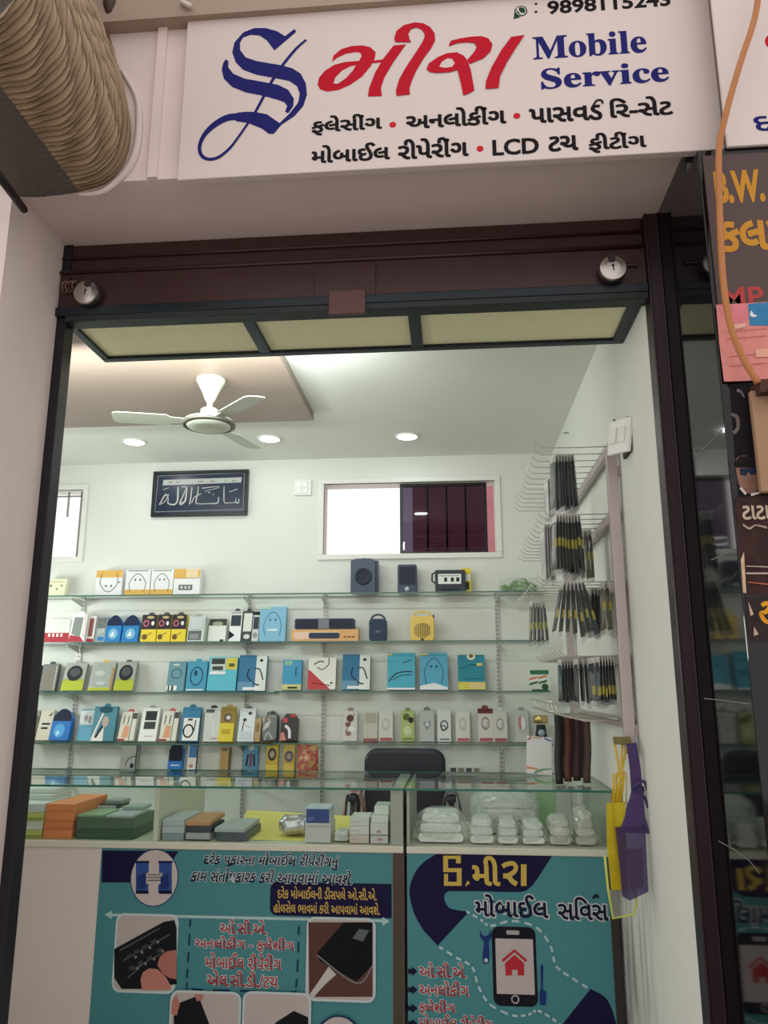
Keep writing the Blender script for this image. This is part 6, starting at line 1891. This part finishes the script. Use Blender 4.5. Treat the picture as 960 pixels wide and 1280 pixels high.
# ------------------------------------------------------------------ pouches hung at the foot of the rack
HY = 0.885
def hang(px, py):
    return at(px, py, HY)
a = hang(775, 926)
yp = wthing('phone_pouch', 'yellow waterproof phone pouch on yellow cords at the foot of the rack', 'phone pouch', tuple(a))
ym = mat((206, 178, 40), 0.5, 0, 0.1, 20, name='yellow_cord', gain=1.1)
for kx, pts in enumerate(([(768, 928), (772, 950), (775, 975), (766, 1003)], [(778, 928), (777, 950), (778, 978), (774, 1003)], [(784, 930), (779, 955), (773, 985), (770, 1003)])):
    tube('cord', [hang(*q) for q in pts], 0.004, ym, yp)
bm = bmesh.new()
rnd = random.Random(2)
for kx in range(9):
    q0, q1 = hang(766 + kx * 2.1, 962 + rnd.uniform(0, 6)), hang(763 + kx * 2.2 + rnd.uniform(-2, 2), 1004 + rnd.uniform(-4, 4))
    d = rnd.uniform(-.012, .012)
    bm_tube(bm, [q0, (q0 + q1) / 2 + Vector((0, d, 0)), q1], 0.0022, 5)
finish('fringe', bm, ym, yp, True)
hd = [hang(*q) for q in ((767, 926), (788, 926))]
box('hook_band', hd[0].x, hd[1].x, HY - 0.012, HY + 0.012, hd[0].z - 0.012, hd[0].z + 0.014, mat((120, 112, 60), 0.6, name='olive_band', gain=1), yp, 0.003)
def flat(name, pts, y0, y1, m, parent, bevel=0.002):
    return prism(name, [(hang(*q).x, hang(*q).z) for q in pts], y0, y1, m, parent, bevel)
flat('pouch_body', [(758, 1004), (781, 1002), (783, 1060), (786, 1112), (764, 1112), (759, 1060)], HY - 0.008, HY + 0.008, YELLOWPLASTIC, yp)
bm = bmesh.new()
pl = [hang(*q) for q in ((756, 1070), (760, 1110), (766, 1148), (792, 1143), (796, 1130), (786, 1060))]
bm_tube(bm, pl, 0.0045, 6)
finish('pouch_rim', bm, mat((190, 200, 90), 0.35, 0, 0.05, name='lime_rim', gain=1.1), yp, True)
flat('clear_window', [(760, 1112), (786, 1112), (791, 1142), (766, 1147)], HY - 0.003, HY + 0.003, clear('pale_window', (0.93, 0.96, 0.9), 0.1, 0.15), yp, 0)
HY = 0.858
a = hang(792, 935)
pp_ = wthing('phone_pouch', 'purple waterproof phone pouch on a broad strap at the foot of the rack', 'phone pouch', tuple(a))
pm = mat((64, 46, 98), 0.6, 0, 0.15, 30, name='purple_cloth', gain=1.1)
flat('strap', [(783, 930), (796, 928), (801, 962), (803, 990), (789, 992), (787, 960)], HY - 0.003, HY + 0.003, pm, pp_)
bm = bmesh.new()
for kx, pts in enumerate(([(790, 985), (803, 976), (810, 990), (812, 1010), (806, 1000)], [(795, 990), (786, 1005), (783, 1022)], [(798, 990), (808, 1000), (812, 1016)], [(793, 988), (804, 985), (800, 1000), (790, 1002)])):
    bm_tube(bm, [hang(*q) + Vector((0, -0.01 + 0.007 * kx, 0)) for q in spline(pts, 4)], 0.0065, 6)
finish('knot', bm, pm, pp_, True)
flat('gathered_top', [(789, 990), (803, 990), (806, 1020), (812, 1042), (774, 1040), (784, 1015)], HY - 0.008, HY + 0.008, pm, pp_)
flat('pouch_body', [(769, 1034), (806, 1030), (808, 1080), (810, 1114), (787, 1125), (778, 1120), (774, 1080)], HY - 0.009, HY + 0.009, PURPLEPLASTIC, pp_)
flat('inner_card', [(783, 1062), (803, 1060), (804, 1108), (788, 1114)], HY - 0.003, HY + 0.003, mat((128, 112, 104), 0.6, 0, 0.1, name='faded_card', gain=1), pp_, 0)
